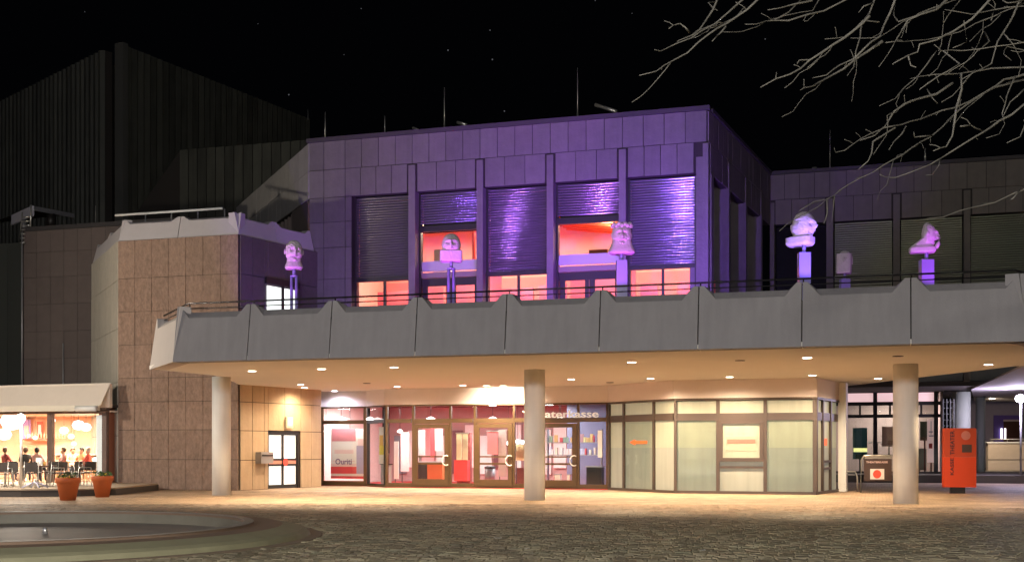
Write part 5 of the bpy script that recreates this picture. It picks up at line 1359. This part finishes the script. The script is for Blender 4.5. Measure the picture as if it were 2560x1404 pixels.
bm_obj('emblem', bm, mat('emblem_rose', (0.7, 0.25, 0.2), 0.3), rs, FR @ T(Vector((wS * .68, -0.146, 2.06))) @ Matrix.Rotation(R(90), 4, 'X'))
# notice stand with round red dot
def yz(px, py, Y): return P(px, py, Y)
ns = thing('notice_stand', 'tubular steel stand with a brown board showing a red dot on white', 'notice stand', (X(2185, 44), 44, 0))
Yn = 43.6; zt_ = 1.38
bxy = [P(2152, 1230, Yn), P(2153, 1150, Yn), P(2160, 1138, Yn), P(2228, 1138, Yn), P(2236, 1150, Yn), P(2237, 1230, Yn)]
for p in bxy: p.z = max(p.z, 0.0)
bxy[0].z = 0; bxy[-1].z = 0
tube('frame', bxy, 0.035, M_steel, ns, 8)
fb = T(Vector((0, Yn, 0)))
fbox(fb, X(2160, Yn), X(2229, Yn), -0.02, 0.02, 0.42, 1.22, 'board', mat('board_brown', (0.07, 0.045, 0.04), 0.5), ns)
fbox(fb, X(2162, Yn), X(2226, Yn), -0.03, 0.02, 1.23, 1.31, 'top_board', M_steel, ns)
fbox(fb, X(2175, Yn), X(2210, Yn), -0.03, -0.021, 0.48, 0.86, 'notice', M_pwhite, ns)
text_obj('lettering', 'THEATERKASSE', 0.09, M_ppink, fb @ T(Vector((X(2192, Yn), -0.024, 1.10))) @ Matrix.Rotation(R(90), 4, 'X'), ns, 0.002, width=X(2220, Yn) - X(2166, Yn))
bm = bmesh.new(); bm_lathe(bm, [(0.15, -.003), (0.15, .003)], n=28)
bm_obj('dot', bm, mat('dot_red', (0.85, 0.08, 0.05), 0.5, emit=(1, 0.1, 0.06), es=0.2), ns, fb @ T(Vector((X(2192, Yn), -0.034, 0.67))) @ Matrix.Rotation(R(90), 4, 'X'))
rk = thing('bike_rack', 'low tubular steel hoop beside the notice stand', 'rack', (X(2125, 44), 44, 0))
for dy in (0, 0.5):
    Yr = 44.4 + dy
    a = [P(2105, 1228, Yr), P(2106, 1190, Yr), P(2112, 1178, Yr), P(2138, 1178, Yr), P(2143, 1190, Yr), P(2145, 1228, Yr)]
    a[0].z = a[-1].z = 0
    tube('hoop', a, 0.03, M_steel, rk, 8)
fbox(I4, X(2114, 44.6), X(2136, 44.6), 44.5, 44.8, 0.60, 0.64, 'shelf', M_steel, rk)

# grille panel, far canopy, far wall
gr = thing('lattice_panel', 'dark lattice panel between the shop window and the red sign', 'panel', (X(2368, 57), 57, 0.36))
fgr = T(Vector((X(2357, 57), 57, 0)))
for k in range(4): fbox(fgr, k * 0.17, k * 0.17 + 0.05, 0, 0.05, 0.37, 3.95, 'upright', mat('lattice_grey', (0.10, 0.11, 0.10), 0.5), gr)
for k in range(12): fbox(fgr, 0, 0.56, 0.052, 0.09, 0.7 + k * 0.28, 0.74 + k * 0.28, 'bar', MATS['lattice_grey'], gr)
cano = prism('canopy_roof', [Pz(2428, 973, 4.33), Pz(2560, 914, 4.33), (30, 38), (34, 70), (27, 70)], 4.33, 4.395, mat('canopy_white', (0.62, 0.58, 0.60), 0.8, var=0.12, scale=1.0))
props(cano, 'white underside of the far canopy lit violet at the right edge', 'canopy')
pl = thing('plaza_lamp', 'dazzling violet white lamp on a pole under the far canopy', 'lamp', (X(2552, 55), 55, 0.36))
tube('pole', [(X(2552, 55), 55, 0.36), (X(2552, 55), 55, 3.75)], 0.05, M_grey, pl, 8)
lathe('globe', [(0.02, -.2), (0.2, -.12), (0.25, 0), (0.2, .12), (0.02, .2)], (X(2552, 55), 55, 3.88), glow('plaza_globe', (0.9, 0.8, 1), 22), pl, 16)
lamp('plaza_glow', 'POINT', (X(2548, 54.5), 54.5, 3.7), 650, (0.8, 0.7, 1.0), pl, shadow_soft_size=0.25)
pl = thing('added_warm_lamp', 'warm lamp added under the far canopy to light the low beige wall', 'lamp', (26.0, 65.0, 4.3))
lathe('lens', [(0.14, -0.02), (0.14, 0.02)], (26.0, 65.0, 4.30), glow('downlight_glow', (1, 0.88, 0.72), 30), pl, 16); lathe('trim_ring', [(0.15, 0), (0.19, -.02), (0.19, 0.0)], (26.0, 65.0, 4.32), M_white, pl, 16)
lamp('downlight_beam', 'SPOT', (26.0, 65.0, 4.26), 1500, (1.0, 0.78, 0.55), pl, aim=(27.5, 68.0, 0.8), spot_size=R(130), spot_blend=0.8, shadow_soft_size=0.12)  # warm beam added to brighten the low wall
fw = thing('far_building', 'lavender lit wall with a violet framed dark window at the right edge', 'building', (X(2520, 78), 78, 0.36))
fbox(T(Vector((0, 78, 0))), X(2425, 78), X(2700, 78), 0, 0.4, 0.36, 7, 'wall', mat('lavender_wall', (0.45, 0.40, 0.50), 0.8, var=0.1), fw)
ff = T(Vector((0, 77.9, 0)))
fbox(ff, X(2482, 78), X(2640, 78), -0.06, 0, 1.9, 3.75, 'window_surround', mat('violet_paint', (0.16, 0.10, 0.42), 0.6), fw)
fbox(ff, X(2506, 78), X(2630, 78), -0.10, -0.061, 2.0, 3.35, 'dark_window', mat('brown_pane', (0.10, 0.045, 0.035), 0.3), fw)
fbox(ff, X(2505, 78), X(2630, 78), -0.14, -0.101, 3.35, 3.47, 'sill', M_pink, fw)
for px in (2498, 2507): fbox(ff, X(px, 78), X(px + 4, 78), -0.16, -0.12, 2.2, 2.9, 'candle_light', glow('small_white', (1, 0.95, 1), 2.5), fw)
fbox(ff, X(2550, 78), X(2557, 78), -0.17, -0.141, 0.4, 3.9, 'post', M_grey, fw)
lwl = thing('low_wall', 'low beige wall with a pale top rail at the right edge', 'wall', (X(2520, 68), 68, 0.36))
fbox(T(Vector((0, 68, 0))), X(2470, 68), X(2680, 68), 0, 0.3, 0.36, 1.9, 'wall', mat('beige_render', (0.50, 0.42, 0.33), 0.8, var=0.1), lwl)
fbox(T(Vector((0, 68, 0))), X(2466, 68), X(2680, 68), -0.08, 0.38, 1.9, 1.97, 'coping', M_white, lwl)
fbox(T(Vector((0, 68, 0))), X(2470, 68), X(2680, 68), -0.02, 0.0, 0.95, 0.98, 'groove', M_joint, lwl)
tube('rail', [(X(2475, 67.8), 67.8, 2.12), (X(2680, 67.8), 67.8, 2.12)], 0.03, M_steel, lwl, 6)
for k in range(3): tube('rail_post', [(X(2480 + 40 * k, 67.8), 67.9, 1.97), (X(2480 + 40 * k, 67.8), 67.9, 2.11)], 0.02, M_steel, lwl, 5)

# ================================================================= FOUNTAIN BASIN
bs = thing('fountain_basin', 'empty round stone basin with a broad rim in the left foreground', 'fountain', (-9.2, 21.5, 0))
M_rim = mat('rim_stone', (0.27, 0.18, 0.115), 0.7, var=0.25, scale=2.2, bump=0.3, bscale=14)
cxy = (-9.2, 21.5)
bm = bmesh.new()
seg = 96; prof = [(5.0, 0.20), (4.48, 0.20), (4.44, 0.24), (4.32, 0.24), (4.30, 0.20), (4.28, 0.006)]
bm_lathe(bm, prof, (0, 0, 0), seg, cap=False)
bm_obj('rim', bm, M_rim, bs, T(Vector((*cxy, 0))))
bm = bmesh.new()
bm_lathe(bm, [(4.47, 0.242), (4.47, 0.256), (4.30, 0.256), (4.30, 0.242)], (0, 0, 0), seg, cap=False)
bm_obj('coping_edge', bm, mat('coping_pale', (0.33, 0.29, 0.24), 0.5), bs, T(Vector((*cxy, 0))))
bm = bmesh.new(); bm_lathe(bm, [(0.02, 0.03), (2.0, 0.02), (4.27, 0.012)], (0, 0, 0), seg, cap=False)
bm_obj('basin_floor', bm, mat('basin_floor_stone', (0.36, 0.31, 0.26), 0.55, var=0.35, scale=0.8), bs, T(Vector((*cxy, 0))))
bm = bmesh.new(); bm_lathe(bm, [(4.26, 0.012), (4.262, 0.20)], (0, 0, 0), seg, cap=False)
bm_obj('basin_wall', bm, mat('basin_wall_stone', (0.25, 0.225, 0.165), 0.6, var=0.3, scale=2.0), bs, T(Vector((*cxy, 0))))
bm = bmesh.new(); bm_lathe(bm, [(5.52, 0.005), (5.46, 0.09), (5.36, 0.13), (5.0, 0.199)], (0, 0, 0), seg, cap=False)
bm_obj('outer_band', bm, mat('outer_band_stone', (0.31, 0.29, 0.17), 0.6, var=0.25, scale=2), bs, T(Vector((*cxy, 0))))
nx, ny = Pz(113, 1330, 0.05)
lathe('nozzle', [(0.05, 0), (0.05, 0.1), (0.02, 0.14)], (nx, ny, 0.015), M_steel, bs, 10)
bm = bmesh.new(); bm_lathe(bm, [(5.50, 0.001), (5.50, 0.014), (5.72, 0.014), (5.74, 0.001)], (0, 0, 0), seg, cap=False)
bm_obj('kerb_ring', bm, mat('kerb_ring_stone', (0.27, 0.20, 0.13), 0.7, var=0.2, scale=2), bs, T(Vector((*cxy, 0))))

for px, py, sz, lab in ((1245, 1345, .09, 'pale paper scrap on the setts left of centre'), (1757, 1376, .06, 'tiny white scrap on the setts right of centre'), (1318, 1371, .05, 'small pale scrap nearest the bottom centre')):
    x, y = Pz(px, py, 0.03)
    bm = bmesh.new(); g = [[bm.verts.new((x + (i - 1.5) * sz * .5, y + (j - 1.5) * sz * .7, 0.032 + random.uniform(0, .02))) for j in range(4)] for i in range(4)]
    for i in range(3):
        for j in range(3): bm.faces.new((g[i][j], g[i + 1][j], g[i + 1][j + 1], g[i][j + 1]))
    props(bm_obj('paper_scrap', bm, mat('scrap_paper', (0.75, 0.72, 0.62), 0.7)), lab, 'litter')
for k, (dx, dy) in enumerate(((-.35, .1), (.3, -.15), (.1, .3))):
    x, y = X(95, 42.4) + dx, 42.4 + dy
    o = lathe('drinking_glass', [(0.03, 0), (0.036, 0.12), (0.033, 0.12), (0.027, 0.01)], (x, y, DK + 0.742), mat('amber_drink', (0.6, 0.35, 0.1), 0.15), None, 12)
    props(o, ['glass at the left rim of the round lantern table', 'glass at the right front rim of the round lantern table', 'glass behind the lantern on the round table'][k], 'glass', 'glasses on the lantern table')

# ================================================================= ROOF FITTINGS
def rod(px, y0, y1, Y, lab, r=0.022, py2=None):
    o = tube('lightning_rod', [P(px, y1, Y), P(px, y0, Y)], [r * 1.3, r * .7], M_steel, None, 5)
    props(o, lab, 'lightning rod', 'lightning rods on the roofs')
rod(813, 281, 352, 51.5, 'short rod at the left end of the foyer roof'); rod(1111, 219, 322, 50.0, 'rod on the foyer roof above the second blind')
rod(1444, 170, 292, 48.5, 'tallest rod, on the foyer roof above the fourth blind'); rod(2075, 325, 420, 58, 'thin dark rod behind the wing roof among the branches')
rod(962, 290, 336, 52, 'faint short rod between the two left rods'); rod(770, 272, 300, 91, 'short rod at the right end of the stage tower'); rod(239, 514, 568, 60, 'thin rod on the brown service block')
rod(2313, 370, 405, 56.5, 'short pale rod on the wing roof behind the branches', 0.05)
o = tube('roof_bar', [P(1488, 262, 48.0), P(1542, 279, 47.5)], 0.07, M_steel); props(o, 'slanting metal bar on the foyer roof right of the tallest rod', 'bar')
o = tube('roof_bar', [P(1143, 306, 49.0), P(1166, 312, 48.8)], 0.06, M_steel); props(o, 'small slanting bar on the foyer roof left part', 'bar')
o = tube('roof_bar', [P(1033, 320, 49.2), P(1046, 326, 49)], 0.05, M_steel); props(o, 'tiny metal stub on the foyer roof edge', 'bar')
rd = thing('roof_skylight', 'low grey domed skylight on the wing roof', 'skylight', (X(1985, 59), 59, 14.4))
lathe('dome', [(1.15, 0), (1.15, .18), (.95, .38), (.5, .46), (.02, .48)], (X(1985, 59), 59, 14.45), mat('skylight_grey', (0.3, 0.29, 0.27), 0.5), rd, 24)
tube('vent_stub', [(X(2035, 58.6), 58.6, 14.4), (X(2036, 58.6), 58.6, 15.3)], 0.12, M_steel, rd, 8)
# stars
bm = bmesh.new()
for px, py, r in ((1225, 76, .5), (1120, 126, .6), (1231, 149, .6), (1261, 278, .55), (722, 237, .55), (903, 22, .4), (1913, 98, .5), (1488, 2, .4), (860, 137, .3), (1580, 34, .35), (212, 30, .3), (645, 60, .3)):
    p = P(px, py, 900); bmesh.ops.create_icosphere(bm, subdivisions=1, radius=r, matrix=T(p))
st_ = bm_obj('stars', bm, glow('star_glow', (0.9, 0.9, 1), 0.10)); props(st_, 'few faint stars in the black sky', kind='structure')

# ================================================================= BARE TREE (upper right)
tr = thing('bare_tree', 'leafless tree reaching in from the upper right corner', 'tree', (10.8, 16.5, 0))
bm = bmesh.new(); bm_tube(bm, [(10.8, 16.5, 0), (10.7, 16.4, 2.2), (10.5, 16.2, 4.5), (10.2, 16.0, 6.5), (9.9, 15.6, 8.6), (9.5, 15.4, 10.5)], [.24, .19, .16, .13, .10, .05], 12); bm_obj('trunk', bm, M_bark, tr, smooth=True)
q = lambda x, y: (1560 + x / 2.507, y / 2.507)
BR = [[(1300, -420), (1050, -180), (840, 0), (770, 60), (640, 150), (540, 210), (400, 330), (300, 385), (200, 445), (95, 472)],
      [(1050, -180), (745, 0), (650, 80), (570, 150), (480, 200), (420, 240), (330, 275), (230, 320), (190, 312)],
      [(700, -150), (585, 0), (560, 60), (500, 150), (440, 215), (350, 250), (335, 262)], [(410, 205), (385, 170), (350, 150), (310, 160), (280, 180)],
      [(1900, -260), (1390, 0), (1250, 70), (1150, 90), (1030, 130), (930, 130), (830, 150), (760, 155)],
      [(1500, -120), (1220, 0), (1180, 70), (1120, 75), (1000, 100), (930, 130)], [(1180, 5), (1060, 30), (980, 50), (900, 62)], [(1110, 0), (1030, 80), (960, 118), (930, 120)],
      [(1700, -160), (1570, 0), (1540, 80), (1490, 150), (1480, 230), (1450, 330), (1440, 420), (1400, 478)],
      [(1900, -160), (1700, 0), (1670, 80), (1600, 230), (1500, 310), (1440, 370), (1350, 410), (1270, 470), (1180, 492)],
      [(2250, -60), (1990, 30), (1850, 85), (1700, 170), (1600, 235), (1420, 240)],
      [(1540, 100), (1480, 160), (1380, 240), (1250, 320), (1160, 380), (1110, 430), (1040, 465), (950, 495), (855, 547)],
      [(1620, 260), (1520, 330), (1440, 380), (1380, 430), (1250, 500), (1180, 540), (1130, 550), (1105, 567)],
      [(2160, -60), (2060, 60), (2000, 150), (1990, 280), (1970, 320)], [(2900, 200), (2500, 270), (2330, 290), (2110, 318), (1990, 318), (1945, 280)],
      [(1960, 320), (1900, 400), (1840, 480), (1760, 550), (1700, 620), (1600, 665)], [(2900, 360), (2507, 420), (2300, 430), (2100, 460), (1950, 465), (1860, 480), (1795, 495)],
      [(2110, 460), (2120, 560), (2090, 650), (2075, 720), (2060, 850), (2020, 920), (1940, 945)],
      [(2900, 400), (2507, 470), (2380, 500), (2280, 570), (2160, 640), (2080, 675), (1990, 692), (1860, 745), (1740, 780), (1640, 800), (1540, 840), (1440, 900), (1380, 945), (1325, 955), (1318, 930)],
      [(2900, 480), (2507, 500), (2300, 560), (2200, 620), (2100, 690), (2000, 790), (1920, 860), (1800, 930), (1690, 1000), (1560, 1080), (1400, 1160), (1270, 1250), (1190, 1262), (1100, 1320)],
      [(2900, 480), (2507, 655), (2430, 720), (2350, 760), (2250, 830), (2130, 900), (2040, 960), (1920, 1030), (1800, 1080), (1700, 1115), (1640, 1108), (1600, 1090)],
      [(2250, 820), (2170, 785), (2150, 750), (2110, 735)], [(2170, 785), (2110, 790)], [(2060, 520), (1960, 590), (1840, 620), (1760, 650), (1690, 700), (1640, 790), (1570, 850), (1480, 880)],
      [(1770, 790), (1740, 840), (1690, 890), (1660, 940)], [(1700, 800), (1560, 890), (1550, 960), (1530, 1010), (1470, 1060)], [(2450, 480), (2400, 600), (2370, 710), (2385, 780), (2350, 840), (2270, 865)],
      [(2700, 1130), (2507, 1190), (2450, 1210), (2320, 1270), (2100, 1320), (2000, 1360), (1900, 1370)], [(2480, 1190), (2440, 1240), (2420, 1255)],
      [(2600, -200), (2480, 0), (2440, 100), (2380, 200), (2340, 260), (2300, 400), (2200, 450), (2110, 500)], [(2380, 210), (2440, 280), (2490, 380), (2470, 480)],
      [(2120, -80), (2020, 0), (1960, 60), (1860, 90), (1780, 130), (1700, 260), (1640, 270)], [(2507, 20), (2250, 130), (2100, 200), (1960, 240), (1800, 255), (1710, 260)],
      [(2400, -100), (2290, 0), (2180, 120), (2060, 200), (1960, 250), (1850, 280), (1840, 330), (1780, 350), (1720, 380), (1680, 405)],
      [(1930, 850), (1870, 855), (1820, 860), (1815, 830)], [(1270, 1250), (1275, 1330), (1260, 1380), (1250, 1400)], [(1780, 350), (1800, 410), (1830, 420)], [(1700, 0), (1690, 100), (1720, 140), (1860, 90)],
      [(2600, 330), (2400, 290), (2380, 340), (2430, 380)], [(2560, 700), (2480, 860), (2400, 895)], [(2200, 440), (2060, 600), (1990, 640)], [(1900, 560), (1930, 610), (1965, 650)],
      [(2300, 130), (2330, 30), (2280, -60)], [(2130, 130), (2150, 260), (2060, 300)], [(2000, 320), (2100, 400), (1850, 560)], [(2507, 560), (2420, 640), (2380, 720)], [(2260, 200), (2290, 260), (2220, 320), (2180, 300)],
      [(1560, 20), (1500, 40), (1470, 80)], [(1600, 140), (1500, 130), (1400, 230), (1260, 245)], [(1160, 375), (1100, 378), (1085, 400)], [(640, 165), (610, 200), (550, 260)], [(760, 40), (700, 110), (560, 170), (530, 180)], [(585, 10), (530, 20), (560, 50), (585, 68)],
      [(2507, 0), (2400, 20), (2370, 0)], [(2650, 80), (2500, 40), (2330, 60), (2180, 90), (2010, 60)], [(2700, 620), (2600, 700), (2507, 760)]]
twig = bmesh.new()
for bi, pl_ in enumerate(BR):
    d0 = 12.5 + (bi * 37 % 11) * 0.35; main = len(pl_) >= 7
    pts = []
    for i, (a, b) in enumerate(pl_):
        px, py = q(a, b); pts.append(P(px, py, d0 + 0.10 * (len(pl_) - i) + 0.08 * math.sin(i * 2.1 + bi)))
    # subdivide with small wobble
    fine = [pts[0]]
    for p0, p1 in zip(pts, pts[1:]):
        L_ = (p1 - p0).length; k_ = max(1, int(L_ / 0.16))
        for k in range(1, k_ + 1):
            w_ = Vector((random.uniform(-1, 1), random.uniform(-1, 1), random.uniform(-1, 1))) * (0.010 if k < k_ else 0.004)
            fine.append(p0.lerp(p1, k / k_) + w_)
    n = len(fine); r0 = 0.0135 if main else 0.007
    rs_ = [max(0.004, r0 * (1 - i / n) ** 0.8 + 0.0028) * (1.25 if random.random() < .12 else 1) for i in range(n)]
    if main:
        ex = fine
        if pl_[0][0] >= 2600 or pl_[0][1] < -90:
            z_ = min(9.5, max(5.5, ex[0].z)); ex = [Vector((10.3 - (z_ - 5.5) * .12, 15.9, z_ - .8)), ex[0].lerp(Vector((10.2, 15.9, z_)), .4)] + fine; rs_ = [.05, .035] + rs_
        bm = bmesh.new(); bm_tube(bm, ex, rs_, 6); bm_obj('branch', bm, M_bark, tr, smooth=True)
    else:
        bm_tube(twig, fine, rs_, 5)
    for i in range(2, n - 2):                     # fine side twigs forking forward
        if random.random() < 0.13:
            d = (fine[i + 1] - fine[i - 1]).normalized()
            sd = Vector((random.uniform(-.4, .4), random.uniform(-.6, .6), random.uniform(-1.0, .35)))
            pp = [fine[i]]; L_ = random.uniform(0.3, 0.9)
            for k in range(5):
                pp.append(pp[-1] + (d * .7 + sd * (.75 - .1 * k) + Vector((random.uniform(-.3, .3), 0, random.uniform(-.3, .3)))).normalized() * L_ / 5)
            bm_tube(twig, pp, [.0065, .006, .005, .0045, .004, .0035], 4)
    for i in range(3, n - 1):                     # short spurs and buds
        if random.random() < (0.20 if main else 0.12):
            d = Vector((random.uniform(-1, 0.4), random.uniform(-.5, .5), random.uniform(-1, .7))).normalized(); L_ = random.uniform(0.03, 0.16)
            e = fine[i] + d * L_; bm_tube(twig, [fine[i], fine[i].lerp(e, .5) + Vector((0, 0, .01)), e, e + d * .015], [.005, .004, .004, .007], 4)
o = bm_obj('twigs', twig, M_bark, tr, smooth=True); o['kind'] = 'stuff'

# ================================================================= STREET LAMPS added out of view to light square, parapet and branches
def unseen_street_lamp(x, y, h, power, col, lab, aim=None):
    t = thing('unseen_street_lamp', lab, 'street lamp', (x, y, 0), 'unseen street lamps added on the square')
    tube('pole', [(x, y, 0), (x, y, h)], [0.09, 0.05], M_grey, t, 10)
    lathe('lamp_head', [(0.05, 0), (0.28, 0.08), (0.3, 0.12), (0.1, 0.22)], (x, y, h + .1), M_grey, t, 16)
    lathe('globe', [(0.02, -0.1), (0.2, 0), (0.2, 0.06)], (x, y, h), glow('street_glow_%d' % len(MATS), col, 30), t, 16)
    lamp('street_glow', 'POINT', (x, y, h - 0.25), power, col, t, shadow_soft_size=0.6)
unseen_street_lamp(1.0, -6.0, 7.0, 16500, (1.0, 0.95, 0.86), 'unseen street lamp added behind the viewer on the right')
unseen_street_lamp(-13.0, -2.0, 6.5, 11500, (0.92, 0.90, 1.0), 'unseen street lamp added behind the viewer on the left')
t = thing('unseen_street_lamp', 'unseen street lamp added beside the cafe outside the left edge', 'street lamp', (-24, 34.0, 0), 'unseen street lamps added on the square')
tube('pole', [(-24, 34.0, 0), (-24, 34.0, 6)], [0.09, 0.05], M_grey, t, 10)
lathe('lamp_head', [(0.05, 0), (0.28, 0.08), (0.3, 0.12), (0.1, 0.22)], (-24, 34.0, 6.1), M_grey, t, 16)
lathe('globe', [(0.02, -0.1), (0.2, 0), (0.2, 0.06)], (-24, 34.0, 6), glow('street_glow_side', (1, .93, .8), 30), t, 16)
lamp('street_glow', 'SPOT', (-24, 34.0, 5.8), 6800, (1.0, 0.88, 0.72), t, aim=(-15, 41.5, 3.2), spot_size=R(128), spot_blend=0.5, shadow_soft_size=0.3)  # added beam for tower side, awning and balcony end
